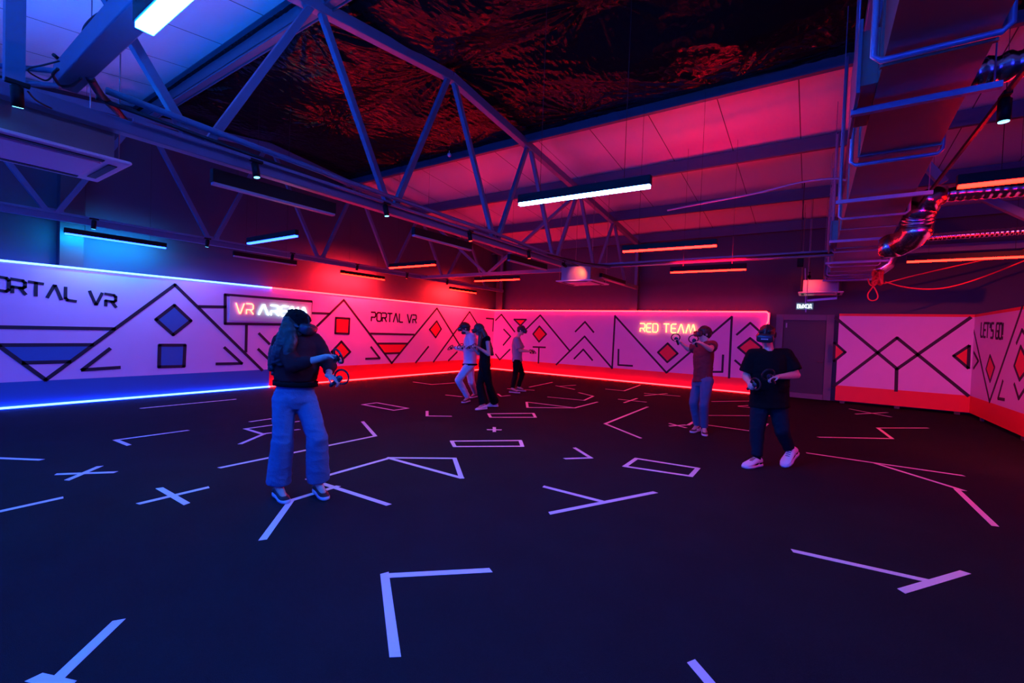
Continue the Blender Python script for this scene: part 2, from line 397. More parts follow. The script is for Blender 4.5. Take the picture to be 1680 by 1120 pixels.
# ---- right side partition
b = MB(); ym = 6.5
b.box((XR,ym,.46),(XR+.05,YC,2.27),0); b.box((XR,ym,z0),(XR+.05,YC,.46),3); b.box((XR,ym,2.27),(XR+.05,YC,2.33),3)
P = PL_R; Ln = P.line
Ln(b, [(1595,529),(1623.7,658.7),(1678,502)]); q = [(1624.5,582.7),(1632,602.4),(1624.5,626),(1618,605)]; P.fill(b,q,3); Ln(b,q,.05,close=True)
Ln(b, [(1645.5,624.7),(1637.6,653.5),(1648,655.3)]); Ln(b, [(1597.5,604),(1605.4,592),(1598,578)])
q = [(1674.8,568),(1690,600),(1673,623),(1664.3,599.8)]; P.fill(b,q,3); Ln(b,q,close=True)
Ln(b, [(1664.3,629.9),(1671.6,653.5),(1688,628)]); Ln(b, [(1668,563),(1677,541),(1690,560)])
rs = tag(b.build('printed_partition', PMATS, origin=(XR,10,0)), "printed partition lettered LET'S GO! running toward the viewer on the right", 'partition')
a = onx(1609,552,XR); e = onx(1646,556,XR); adopt(rs, P.text("LET'S GO!", a, e, .30, w=.05).build('lettering', M_LINE))
for y in (7.0,9.2,11.3,13.6): adopt(rs, MB().box((XR,y-.05,0),(XR+.05,y+.05,z0)).build('foot', M_STEELD))
# right side of the building further out
struct(MB().box((9,-8,0),(9.2,15.2,6.2)).build('wall_right', M_WALLU))

# ================================================================== LED STRIPS
def strip(pts, m, label, r=.017, seg=.6):
    P = [V(p) for p in pts]; Q = []
    for a,c in zip(P[:-1], P[1:]):
        n = max(1, int((c-a).length/seg)); Q += [a+(c-a)*i/n for i in range(n)]
    Q.append(P[-1]); mid = P[0]
    o = MB().tube(Q, r, 8).build('led_strip', m, origin=mid)
    return tag(o, label, 'light strip', 'neon strips edging the partitions')
ZT, ZB = HF+.02, .035
strip([(XL+.012,-6,ZT),(XL+.012,SEAM,ZT)], E_STRIPB, 'blue glowing strip along the top edge of the left partition')
strip([(XL+.03,-6,ZB),(XL+.03,SEAM,ZB)], E_STRIPB, 'blue glowing strip along the floor at the foot of the left partition')
strip([(XL+.012,SEAM,ZT),(XL+.012,YB-.02,ZT)], E_STRIPR, 'red glowing strip along the top edge of the left partition to the far corner')
strip([(XL+.03,SEAM,ZB),(XL+.03,YB-.03,ZB)], E_STRIPR, 'red glowing strip on the floor along the left partition to the far corner')
strip([(XL,YB-.02,ZT),(XE-.08,YB-.02,ZT),(XE-.03,YB-.02,ZT-.05),(XE-.03,YB-.02,ZT-.25),(XE-.10,YB-.02,ZT-.45),(XE-.10,YB-.02,1.6)], E_STRIPR, 'red glowing strip along the top of the far partition, turning down by the door')
strip([(XL,YB-.03,ZB),(XE-.05,YB-.03,ZB)], E_STRIPR, 'red glowing strip along the floor under the RED TEAM partition')
# ================================================================== NEON SIGNS
def neon(label, plane, parts, board, mirror=None):
    root = thing('neon_sign', label, 'neon sign', board[0])
    a, c = V(board[0]), V(board[1])
    n = plane.n; mb = MB(); 
    cor = [a, V((c.x,c.y,a.z)), c, V((a.x,a.y,c.z))]
    vs = [q+n*.02 for q in cor]+[q+n*.028 for q in cor]
    mb.add(vs, [(0,3,2,1),(4,5,6,7),(0,1,5,4),(1,2,6,5),(2,3,7,6),(3,0,4,7)]); adopt(root, mb.build('backing_panel', board[2]))
    for nm, txt, p, q, h, m in parts:
        adopt(root, plane.text(txt, p, q, h, tube=.014, lift=.055).build(nm, m))
    return root
M_CLEAR = mat('clear_acrylic_panel', (.62,.64,.70), .25, spec=.5)
yv = lambda x,y: onx(x,y,XL)
v0, v1 = yv(385,514), yv(414,516); w0, w1 = yv(423,517), yv(504,521)
hb = (yv(400,498).z - yv(400,515).z)
for q in (v0,v1,w0,w1): q.z = v0.z-.0
neon('VR ARENA neon sign, red VR and white ARENA letters behind the woman', PL_L,
     [('red_lettering','VR',v0,v1,hb,E_NR),('white_lettering','ARENA',w0,w1,hb,E_NW)],
     (V((XL,v0.y-.12,v0.z-.16)), V((XL,w1.y+.1,v0.z+hb+.14)), M_CLEAR))
r0, r1 = ony(1051,544,YB), ony(1143,546.5,YB); r1.z = r0.z; hr = ony(1051,530.5,YB).z-r0.z
rt = thing('neon_sign', 'glowing RED TEAM neon sign on the far partition', 'neon sign', r0)
adopt(rt, PL_B.text('RED TEAM', r0, r1, hr, tube=.016, lift=.055).build('lettering', E_NY))
for k in range(6):
    x = r0.x+.1+k*(r1.x-r0.x-.2)/5; adopt(rt, MB().tube([(x,YB,r0.z+hr*.5),(x,YB-.05,r0.z+hr*.5)], .006).build('standoff', M_STEEL))
# exit sign over the door
e0, e1 = ony(1308,507,WB), ony(1331,507,WB); e0.z = 2.50
ex = thing('exit_sign', 'small lit sign reading \u0412\u042b\u0425\u041e\u0414 above the dark door', 'exit sign', (e0.x,WB,2.5))
adopt(ex, MB().box((e0.x-.03,WB-.05,2.46),(e0.x+.37,WB,2.64)).build('casing', mat('dim_sign_face', (.05,.07,.09), .5, emit=(.25,.42,.6), es=.25)))
adopt(ex, Plane(None,(1,0,0),(0,-1,0)).text('\u0412\u042b\u0425O\u0414', V((e0.x,WB-.05,2.50)), V((e0.x+.33,WB-.05,2.50)), .10, w=.018).build('lettering', emis('sign_lettering', (.8,.95,1.0), 1.6)))

# ================================================================== TRUSSES
def truss(X, label, top_y=(-6,14.7), zb=3.15, chord=.12):
    root = thing('roof_truss', label, 'roof truss', (X, RIDGE_Y, zb))
    tz = lambda y: roofz(y)-.10
    mb = MB(); mb.bar((X,top_y[0],tz(top_y[0])), (X,RIDGE_Y,tz(RIDGE_Y)), chord, chord+.02); mb.bar((X,RIDGE_Y,tz(RIDGE_Y)), (X,top_y[1],tz(top_y[1])), chord, chord+.02)
    adopt(root, mb.build('top_chord', M_STEEL, bevel=.008))
    adopt(root, MB().bar((X,-6,zb),(X,14.6,zb), .11, .11).build('bottom_chord', M_STEEL, bevel=.008))
    # nodes
    tops = [-4.2,-1.8,.65,3.0,5.3,7.65,10.0,12.35]; bots = [-3.0,-.55,1.85,4.18,6.62,8.9,11.2,13.5]
    for i,ty in enumerate(tops):
        for by in ([bots[i-1]] if i else []) + ([bots[i]]):
            s = .035 if by > ty else -.035
            adopt(root, MB().bar((X,ty+s*2,tz(ty)-.05),(X,by-s*1.3,zb+.04), .075, .075, up=(1,0,0)).build('diagonal', M_STEEL, bevel=.005))
    adopt(root, MB().bar((X,.67,tz(.67)),(X,.67,zb), .10, .10, up=(1,0,0)).build('post', M_STEEL))
    adopt(root, MB().bar((X,14.5,tz(14.5)),(X,14.5,zb), .09, .09, up=(1,0,0)).build('end_post', M_STEEL))
    for by in bots: adopt(root, MB().bar((X,by-.14,zb+.05),(X,by+.14,zb+.05), .012, .16).build('gusset_plate', M_STEEL))
    return root
truss(-4.9, 'steel lattice roof truss crossing the middle of the picture')
truss(-10.35, 'dim steel lattice roof truss against the left wall')
truss(.42, 'steel lattice roof truss hidden edge-on beside the rectangular duct')
# purlins
M_PURLIN = mat('purlin_paint', (.07,.09,.14), .4)
pur = [(-3.0,'furthest back over the near ceiling'),( .75,'above the white-blue tube'),(3.06,'edging the near side of the black film'),(7.6,'edging the far side of the black film'),(9.95,'just beyond the blue glowing tube, second from the film'),(12.35,'third from the film above the far wall'),(14.55,'lowest one along the far wall')]
for y,lb in pur:
    z = roofz(y)+.2; mb = MB()
    s = -1 if y > RIDGE_Y else 1
    mb.box((-11,y-.006,z-.24),(9,y+.006,z)); mb.box((-11,min(y,y+s*.09),z-.252),(9,max(y,y+s*.09),z-.28)); mb.box((-11,min(y,y-s*.07),z-.01),(9,max(y,y-s*.07),z+.0))
    mb.box((-11,y+s*.11-.006,z-.292),(9,y+s*.11+.006,z-.25))
    tag(mb.build('purlin', M_PURLIN, origin=(0,y,z)), 'long steel roof purlin, '+lb, 'purlin', 'roof purlins')
# tie beam at bottom-chord level overhead, left
mb = MB(); mb.box((-4.85,.86,3.28),(.4,1.0,3.44)); tie = tag(mb.build('tie_beam', M_STEEL, origin=(-4.85,.93,3.36), bevel=.008), 'thick box beam crossing the top left corner beside the white-blue tube', 'beam')
# vertical bracing between trusses, in line with the second purlin
Yb = 10.1
vb = thing('truss_bracing', 'lattice bracing with a V between the left and middle trusses', 'bracing', (-7.7,Yb,3.15))
adopt(vb, MB().bar((-10.3,Yb,3.15),(-4.95,Yb,3.15), .09,.09).build('bottom_rail', M_STEEL))
for a_,c_ in (((-7.78,3.18),(-10.1,4.95)),((-7.66,3.18),(-5.1,4.95))):
    adopt(vb, MB().bar((a_[0],Yb,a_[1]),(c_[0],Yb,c_[1]), .07,.07, up=(0,1,0)).build('diagonal', M_STEEL))
vb2 = thing('truss_bracing', 'long blue-lit horizontal rail from the middle truss to the rectangular duct', 'bracing', (-2.2,9.75,3.15))
adopt(vb2, MB().bar((-4.85,9.75,3.15),(.37,9.75,3.15), .10,.10).build('bottom_rail', M_STEEL))
# ================================================================== BLACK FILM UNDER THE RIDGE
def film():
    m = bpy.data.materials.new('black_plastic_film'); m.use_nodes = True; nt = m.node_tree; bs = nt.nodes['Principled BSDF']; L = nt.links.new
    bs.inputs['Base Color'].default_value = (.006,.006,.008,1); bs.inputs['Roughness'].default_value = .05; bs.inputs['Specular IOR Level'].default_value = .07
    tc = nt.nodes.new('ShaderNodeTexCoord'); 
    n1 = nt.nodes.new('ShaderNodeTexNoise'); n1.inputs['Scale'].default_value = 5; n1.inputs['Detail'].default_value = 8; n1.inputs['Distortion'].default_value = 1.2
    v1 = nt.nodes.new('ShaderNodeTexVoronoi'); v1.inputs['Scale'].default_value = 9
    ad = nt.nodes.new('ShaderNodeMath'); ad.operation = 'ADD'
    bp = nt.nodes.new('ShaderNodeBump'); bp.inputs['Strength'].default_value = .5; bp.inputs['Distance'].default_value = .02
    L(tc.outputs['Object'], n1.inputs[0]); L(n1.outputs[0], ad.inputs[0]); L(v1.outputs[0], ad.inputs[1])
    mp = nt.nodes.new('ShaderNodeMapping'); mp.inputs['Scale'].default_value = (1.2,.7,1); L(tc.outputs['Object'], mp.inputs[0]); L(mp.outputs[0], v1.inputs[0])
    L(ad.outputs[0], bp.inputs['Height']); L(bp.outputs[0], bs.inputs['Normal'])
    rnd = random.Random(5)
    pins = [(-9,3.2),(-7.2,3.1),(-5.6,3.3),(-4.95,5.3),(-3.2,3.1),(-2.4,5.0),(-1.0,3.2),(.4,5.3),(-3.6,7.4),(-6.5,7.5),(-8.3,7.5),(-1.2,7.5),(.2,7.4),(-7.8,5.2),(3,5),(2.2,7.5)]
    sags = [(-7,5.9,.9),(-6.6,4.3,.8),(-2.2,6.2,.8),(-3.6,4.3,.8),(-.6,4.6,.7),(-8.9,5,.9),(-1.2,6.6,.7)]
    x0,x1,y0,y1 = -10.8,8.95,3.0,7.66; nx,ny = 520,190; vs = []; fs = []
    for j in range(ny+1):
        for i in range(nx+1):
            x = x0+(x1-x0)*i/nx; y = y0+(y1-y0)*j/ny
            ed = max(0,min(1,(y-y0)/.5,(y1-y)/.5))
            ridge = roofz(y)+.13
            s = 0
            for sx,sy,rr in sags: s += math.exp(-((x-sx)**2*.35+(y-sy)**2)/(rr*rr))
            z = ridge - .20*min(s,1.3)*ed - .05*ed
            # folds radiating from the fixing points
            f = 0
            for k,(px_,py_) in enumerate(pins):
                dx,dy = x-px_,y-py_; d = math.hypot(dx,dy)
                if d < 1.7:
                    an = math.atan2(dy,dx); a = noise.noise(V((math.cos(an)*5, math.sin(an)*5, k*3.1)))
                    f += (abs(a)*1.4-.3)*d*math.exp(-(d/.62)**2)*.26
            f += .010*(1-2*abs(noise.noise(V((x*.9+y*.7, y*3.2-x*.8, 2.2))))) + .003*(1-2*abs(noise.noise(V((x*2.1-y*.9,y*7.,5.2)))))
            z -= f*(.25+.75*ed)
            vs.append((x,y,min(z,ridge+.03)))
    for j in range(ny):
        for i in range(nx):
            a = j*(nx+1)+i; fs.append((a,a+nx+1,a+nx+2,a+1))
    mb = MB(); mb.add(vs, fs, 0, True); o = mb.build('black_film', m, origin=(0,5.3,5.5))
    so = o.modifiers.new('thickness','SOLIDIFY'); so.thickness = .003; so.offset = 1
    tag(o, 'crumpled glossy black plastic film slung under the roof ridge', 'plastic film')
film()
# ================================================================== LINEAR LUMINAIRES
def lum(p0, p1, m, label, on=True, z=2.9, h=.085, w=.06, hang=5.2, up=False):
    a, c = V((*p0,z)), V((*p1,z)); mid = (a+c)/2; d = (c-a).normalized()
    root = thing('tube_light', label, 'hanging light', mid, 'slim linear lights hung over the arena')
    adopt(root, MB().bar(a+V((0,0,h/2+.012)), c+V((0,0,h/2+.012)), w, h).build('housing', M_BLACK, bevel=.004))
    adopt(root, MB().bar(a+d*.01, c-d*.01, w*.82, .026).build('diffuser', m))
    if up: adopt(root, MB().bar(a+d*.02+V((0,0,h+.016)), c-d*.02+V((0,0,h+.016)), w*.62, .004).build('upper_diffuser', E_UR if m is E_TR else E_UB)); adopt(root, MB().bar(a+V((0,0,h+.019))+d.cross(V((0,0,1)))*w*.46, c+V((0,0,h+.019))+d.cross(V((0,0,1)))*w*.46, w*.08, .03).bar(a+V((0,0,h+.019))-d.cross(V((0,0,1)))*w*.46, c+V((0,0,h+.019))-d.cross(V((0,0,1)))*w*.46, w*.08, .03).build('upper_rim', M_BLACK))
    for t in (.18,.82):
        q = a+(c-a)*t; zt = roofz(q.y)+.22 if hang > 4 else hang
        adopt(root, MB().tube([q+V((0,0,h)), V((q.x,q.y,zt))], .0025, 6).build('hanging_wire', M_CABLE))
    return root
lum((-2.66,.77),(-1.2,.77), E_TW, 'bright white-blue tube light at the top left, nearest to the camera', w=.085, hang=5.1, up=True)
lum((-2.65,3.98),(-1.26,4.02), E_TB, 'glowing blue-white tube light in front of the pink ceiling', hang=5.5)
lum((-2.6,6.97),(-1.2,7.02), E_TR, 'glowing orange-red tube light above the RED TEAM sign, nearer of the two', hang=5.4)
lum((-2.52,9.58),(-1.1,9.58), E_TR, 'glowing orange-red tube light above the RED TEAM sign, farther of the two', hang=5.1, up=True)
lum((.95,5.2),(2.4,5.22), E_TR, 'glowing orange tube light above the spiral duct on the right', hang=5.4)
lum((1.2,9.5),(2.66,9.48), E_TR, 'lower orange tube light at the right with red cables below it', hang=5.1)
lum((-8.17,3.86),(-6.66,3.86), E_TC, 'small glowing cyan tube light hanging left of the middle truss', hang=5.4)
lum((-8.12,6.94),(-6.69,6.94), E_TR, 'short red tube light hanging past the cyan one, above the partition', hang=5.4)
lum((-7.8,9.66),(-6.33,9.66), E_TR, 'short red tube light under the V bracing near the far corner', hang=5.1)
WR = []
WR.append(lum((-10.34,1.99),(-10.34,3.4), E_TC, 'long cyan tube light washing the left wall above the PORTAL VR lettering', hang=5.2))
WR.append(lum((-10.3,7.18),(-10.3,8.62), E_TR, 'red tube light washing the left wall left of the far corner', hang=5.2))
WR.append(lum((-10.3,11.41),(-10.3,12.85), E_TR, 'red tube light washing the left wall nearest the far corner', hang=4.8))
lum((-10.0,4.44),(-10.0,5.8), M_TUBEOFF, 'unlit black tube light hanging between the cyan and red wall washers', hang=5.2, w=.06, h=.09)
lum((-4.97,1.99),(-4.95,3.34), M_TUBEOFF, 'unlit long black tube light under the near end of the lighting track', w=.075, h=.13, hang=3.1)
lum((-4.9,4.6),(-4.88,5.9), M_TUBEOFF, 'unlit black tube light under the middle of the lighting track, red glow on it', w=.07, h=.11, hang=3.1)
lum((-4.85,7.0),(-4.83,8.4), M_TUBEOFF, 'unlit black tube light just left of the far ceiling cassette', w=.07, h=.11, hang=3.1)
lum((-4.2,9.9),(-4.2,11.5), M_TUBEOFF, 'unlit black tube light just right of the far ceiling cassette', w=.07, h=.09, hang=3.1)
WR.append(lum((2.75,6.5),(2.75,7.9), E_TR, 'added red tube light out of view, washing the right-hand partition', hang=5.2))  # extra tube outside the frame, added to redden the right partition
lum((-7.3,.62),(-5.95,.62), E_TW, 'blue-white tube light whose end just shows at the left edge', hang=4.9, up=True)
lum((-6.4,-1.2),(-4.9,-1.2), E_TBK, 'added unseen blue tube light behind the viewer, beside the nearest cassette', hang=4.8, up=True)  # unseen tube added to put more blue on the left ceiling
def wash(y0, y1, x, col, power, root):
    L = bpy.data.lights.new('wash','AREA'); L.shape = 'RECTANGLE'; L.size = y1-y0; L.size_y = .05; L.energy = power; L.color = col
    o = bpy.data.objects.new('lamp_light', L); C.objects.link(o)
    z = V((.80 if x < 0 else -.80, 0, .45)).normalized(); xx = V((0,1,0)); yy = z.cross(xx)
    o.matrix_world = Matrix(((xx.x,yy.x,z.x,x-.04 if x < 0 else x+.04),(xx.y,yy.y,z.y,(y0+y1)/2),(xx.z,yy.z,z.z,2.905),(0,0,0,1)))
    bpy.context.view_layer.update(); m = o.matrix_world.copy(); adopt(root, o)
wash(1.99,3.4,-10.34,(.004,.38,1.0),42,WR[0]); wash(7.18,8.62,-10.3,(1.0,.012,.02),240,WR[1]); wash(11.41,12.85,-10.3,(1.0,.014,.015),220,WR[2]); wash(6.5,7.9,2.75,(1.0,.004,.02),40,WR[3])  # the last wash serves the added tube by the right partition
# the rows go on behind the camera
lum((-8.2,-2.6),(-6.7,-2.6), E_TBK, 'blue tube light behind the viewer, left row', hang=4.7, up=True)
lum((-2.7,-2.3),(-1.2,-2.3), E_TBK, 'blue tube light behind the viewer, middle row', hang=4.7, up=True)
lum((1.6,-1.6),(3.1,-1.6), E_TBK, 'blue tube light behind the viewer, right row', hang=4.8, up=True)
# ================================================================== TRACKS AND SPOTLIGHTS
def spot(x, y, z, col, power, label, ang=70, aim=(0,0,-1), lcol=None, rod=0):
    root = thing('spotlight', label, 'spotlight', (x,y,z+.15), 'track spotlights')
    d = V(aim).normalized(); c = V((x,y,z+.06))
    adopt(root, MB().tube([c-d*.075, c+d*.06], .034, 16).tube([c-d*.085,c-d*.07],.026,16).build('lamp_head', M_BLACK))
    adopt(root, MB().tube([(x,y,z+.16),(x,y,z+.10)], .008).box((x-.02,y-.06,z+.15),(x+.02,y+.06,z+.175)).build('track_adapter', M_BLACK))
    if rod: adopt(root, MB().tube([(x,y,z+.17),(x,y,rod)], .006, 6).build('rod', M_GALV))
    adopt(root, MB().tube([c+d*.0605, c+d*.064], .027, 16).build('lens', emis('spot_lens', col, 5)))
    L = bpy.data.lights.new('spot_lamp','SPOT'); L.energy = power; L.color = lcol or col; L.spot_size = math.radians(ang); L.spot_blend = .7; L.shadow_soft_size = .03
    lo = bpy.data.objects.new('lamp_light', L); C.objects.link(lo); lo.location = c+d*.075; lo.rotation_euler = d.to_track_quat('-Z','Y').to_euler(); adopt(root, lo)
    return root
def track(pts, label, w=.035, m=None):
    a,c = V(pts[0]),V(pts[1]); o = MB().bar(a,c,w,.03).build('lighting_track', m or M_STEEL, origin=a); return tag(o,label,'lighting track')
track([(-10.0,-4,3.17),(-10.0,12,3.17)], 'thin lighting track running along the left wall')
track([(-4.7,1.3,3.17),(-4.7,12.6,3.17)], 'lighting track beside the bottom chord of the middle truss')
track([(.95,-3,3.17),(.95,9.4,3.17)], 'lighting track just right of the rectangular duct', w=.02, m=M_STEELD)
cy_c = (.12,.62,1.0); rd_c = (1.0,.05,.03)
names = ['nearest the cyan tube light','second one past the cyan tube light','third, glowing red','fourth, above the red wall wash','fifth, glowing orange','last before the far corner']
for i,(y,cc) in enumerate(((2.28,cy_c),(3.96,cy_c),(5.7,rd_c),(7.46,rd_c),(9.2,rd_c),(10.95,rd_c))):
    spot(-10.0, y, 3.0, cc, 60 if cc is cy_c else 52, 'small black spotlight on the left wall track, '+names[i], aim=(-.25,0,-1), ang=120, lcol=(.30,.22,1.0) if cc is cy_c else None)
names = ['nearest, shining down at the top left','second, by the near cassette corner','lit cyan above the near unlit tube','small cyan one at the crossing of two diagonals','glowing red by the middle unlit tube','glowing red left of the far cassette','last one past the far cassette']
for i,(y,cc) in enumerate(((.66,cy_c),(2.28,cy_c),(3.93,cy_c),(5.66,rd_c),(7.48,rd_c),(11.0,rd_c))):
    spot(-4.7, y, 3.0, cc, 40 if cc is cy_c else 90, 'small black spotlight on the middle track, '+names[i if i==0 else i+1 if i>1 else 2], aim=(.15,.1,-1) if i else (-.3,.1,-1))
spot(.95, 4.1, 3.0, cy_c, 26, 'small black spotlight lit cyan right of the duct')
spot(.95, 7.6, 3.0, rd_c, 30, 'small black spotlight shining red right of the duct')
spot(-4.62, 8.85, 3.0, (1.0,.10,.03), 30, 'small spotlight shining onto the body of the cassette in the centre distance', aim=(.05,.9,-.25), ang=60)
spot(-.12, 12.6, 3.02, rd_c, 30, 'small spotlight shining onto the red cassette at the end of the duct', aim=(.05,.9,-.15), ang=60, rod=roofz(12.6)+.2)
spot(2.3, 6.7, 3.0, rd_c, 800, 'added out-of-view spotlight shining red at the right-hand partition', aim=(.42,.9,-.6), ang=110, rod=roofz(6.7)+.2)  # lamp out of view, put in to brighten the right partition
# a few more reds washing the play floor on the right
# ================================================================== PIPES / CABLES ALONG THE MIDDLE TRUSS
tag(MB().tube([(-4.78,1.15,3.36),(-4.72,3.3,3.28),(-4.72,6.3,3.27),(-4.7,8.2,3.22),(-4.4,9.2,3.12),(-3.9,9.7,3.08)], .028, 10).build('conduit_pipe', M_STEEL, origin=(-4.8,1.1,3.3)), 'pale conduit pipe running beside the middle truss bottom chord', 'pipe')
tag(MB().tube([(-4.82,1.1,3.29),(-4.8,3.2,3.215),(-4.8,7.9,3.21),(-4.3,9.2,3.14),(-3.9,9.6,3.12),(-2.5,9.66,3.14),(.3,9.66,3.14)], .018, 8).build('electrical_cable', M_CABLE, origin=(-4.8,1.1,3.3)), 'black cable following the conduit past the far cassette', 'cable')
a, c = fl(0,108,3.4), fl(97,117,3.36)
tag(MB().tube([a+(a-c)*2, c], .02, 8).build('conduit_pipe', M_STEEL, origin=a), 'thin pale pipe at the top left edge, upper of the two', 'pipe')
a, c = fl(0,133,3.25), fl(97,141,3.25)
tag(MB().tube([a+(a-c)*2, c], .02, 8).build('conduit_pipe', M_STEEL, origin=a), 'thin pale pipe at the top left edge, lower of the two', 'pipe')
def cab(pix, z, r, label, m=None, kind='cable'):
    P = [fl(x,y,z if not isinstance(z,(list,tuple)) else z[i]) for i,(x,y) in enumerate(pix)]
    # smooth
    Q = []
    for i in range(len(P)-1):
        p0 = P[max(i-1,0)]; p1 = P[i]; p2 = P[i+1]; p3 = P[min(i+2,len(P)-1)]
        for k in range(8):
            t = k/8; Q.append(.5*((2*p1)+(p2-p0)*t+(2*p0-5*p1+4*p2-p3)*t*t+(3*p1-p0-3*p2+p3)*t**3))
    Q.append(P[-1])
    return tag(MB().tube(Q, r, 8).build('electrical_cable', m or M_CABLE, origin=P[0]), label, kind)
cab([(137,66),(140,45),(160,25),(183,15),(190,0)], [3.44,3.5,3.6,3.8,4.2], .012, 'dark cable curving up from the tie beam in the top left corner')
cab([(95,113),(87,122),(92,132),(100,141),(118,140),(133,128)], 3.26, .010, 'cable coil hanging at the end of the tie beam')
cab([(88,90),(100,98),(112,93),(97,110),(107,120)], 3.46, .013, 'tangled cable bundle at the end of the tie beam')
cab([(97,100),(70,107),(48,112),(50,120),(75,132),(88,122)], 3.3, .006, 'thin drooping cable beside the pale pipes')
cab([(148,128),(165,155),(190,180),(215,207),(245,211),(262,216)], [3.28,3.3,3.3,3.3,3.3,3.3], .028, 'thick dark hose from the tie beam to the truss chord')
cab([(46,150),(60,165),(85,178)], 3.1, .006, 'thin cable hanging beneath the nearest spotlight')
# ================================================================== CEILING CASSETTES
def cassette(x0,x1,y0,y1,z,label,hb=.28,z_top=None):
    root = thing('ceiling_cassette', label, 'air conditioner', ((x0+x1)/2,(y0+y1)/2,z), 'ceiling air conditioning cassettes')
    mb = MB(); mb.box((x0,y0,z),(x1,y1,z+.03)); adopt(root, mb.build('face_panel', M_ACW, bevel=.02))
    g = .17; mb = MB().box((x0+g,y0+g,z-.012),(x1-g,y1-g,z+.0)); adopt(root, mb.build('intake_grille', M_ACW, bevel=.008))
    for (a,c) in (((x0+.06,y0+g),(x0+.12,y1-g)),((x1-.12,y0+g),(x1-.06,y1-g)),((x0+g,y0+.06),(x1-g,y0+.12)),((x0+g,y1-.12),(x1-g,y1-.06))):
        adopt(root, MB().box((a[0],a[1],z-.006),(c[0],c[1],z+.004)).build('air_outlet', M_BLACK))
    adopt(root, MB().box((x0+.1,y0+.1,z+.03),(x1-.1,y1-.1,z+.03+hb)).build('body', M_GALV))
    for x in (x0+.06,x1-.06):
        for y in (y0+.08,y1-.08):
            adopt(root, MB().tube([(x,y,z+.03),(x,y,5.0)], .005, 6).build('threaded_rod', M_GALV))
    return root
cassette(-5.93,-4.97,.40,1.38,2.87,'white ceiling cassette air conditioner hanging at the left edge')
cassette(-5.08,-4.14,9.3,10.3,2.76,'ceiling cassette with a red-lit body hanging in the centre distance', hb=.32)
cassette(-.35,.58,13.3,14.15,2.78,'ceiling cassette glowing red at the far end of the duct', hb=.30)
# ================================================================== RECTANGULAR DUCT
zb = 3.05
root = thing('rectangular_duct', 'long rectangular metal air duct running overhead on the right', 'air duct', (.45,7,zb))
def xr(y): return .56+.036*y
b = MB(); ysx = [-2,.4,1.7,3.1,4.5,5.9,7.3,8.7,10.1,11.5,12.6,13.1]
def dsec(y, g=0): return [(.25-g,y,zb-g),(xr(y)+g,y,zb-g),(xr(y)+g,y,zb+.42+g),(.25-g,y,zb+.42+g)]
vs = dsec(ysx[0])+dsec(ysx[-1]); b.add(vs, [(0,1,2,3),(7,6,5,4),(1,0,4,5),(2,1,5,6),(3,2,6,7),(0,3,7,4)])
adopt(root, b.build('duct_body', M_GALV))
for y in ysx[1:]:
    vs = dsec(y-.012,.012)+dsec(y+.012,.012); adopt(root, MB().add(vs, [(0,1,2,3),(7,6,5,4),(1,0,4,5),(2,1,5,6),(3,2,6,7),(0,3,7,4)]).build('joint_flange', M_GALV))
for nm,y in (('near',3.35),('mid',8.3),('far',11.9)):
    adopt(root, MB().box((.17,y,zb+.03),(.26,y+.62,zb+.35)).build('side_branch', M_GALV))
    adopt(root, MB().box((.15,y-.05,zb-.03),(.17,y+.67,zb+.40)).build('side_register', M_STEEL, bevel=.003))
# trapeze hangers
def hanger(y, label, xe=.03, z=zb-.03, r=.016, up=1.9, m=M_PIPE):
    x0,x1 = .21-xe*.3, xr(y)+xe
    P = [(x0,y,z+up),(x0,y,z+.03),(x0+.03,y,z),(x1-.03,y,z),(x1,y,z+.03),(x1,y,z+up)]
    return tag(MB().tube(P, r, 10).build('duct_hanger', m, origin=(x0,y,z)), label, 'hanger', 'pipe hangers cradling the rectangular duct')
def rail(y, label, xe=.12, z=zb-.04, h=.035):
    o = MB().bar((.14,y,z),(xr(y)+xe,y,z), .04, h).tube([(xr(y)+xe-.03,y,z),(xr(y)+xe-.03,y,z+2)], .004,6).tube([(.16,y,z),(.16,y,z+2)], .004,6).build('strut_rail', M_PIPE, origin=(.14,y,z))
    return tag(o, label, 'rail', 'strut rails under the duct')
for y,lb in ((2.98,'nearest, largest blue U shaped pipe hanger'),(4.62,'second blue U shaped pipe hanger below the cyan spotlight'),(6.55,'third U shaped pipe hanger'),(8.9,'fourth U shaped pipe hanger'),(10.6,'fifth U shaped pipe hanger'),(11.9,'sixth U shaped pipe hanger'),(12.35,'seventh U shaped pipe hanger'),(13.0,'last U shaped pipe hanger at the far end')):
    hanger(y, lb+' under the duct')
for y,lb in ((3.55,'nearest blue strut rail crossing under the duct, cyan at its end'),(5.72,'second blue strut rail crossing under the duct, cyan at its end'),(7.9,'third strut rail crossing under the duct, red at its end'),(10.0,'fourth strut rail crossing under the duct'),(12.75,'farthest strut rail crossing under the duct')):
    rail(y, lb)
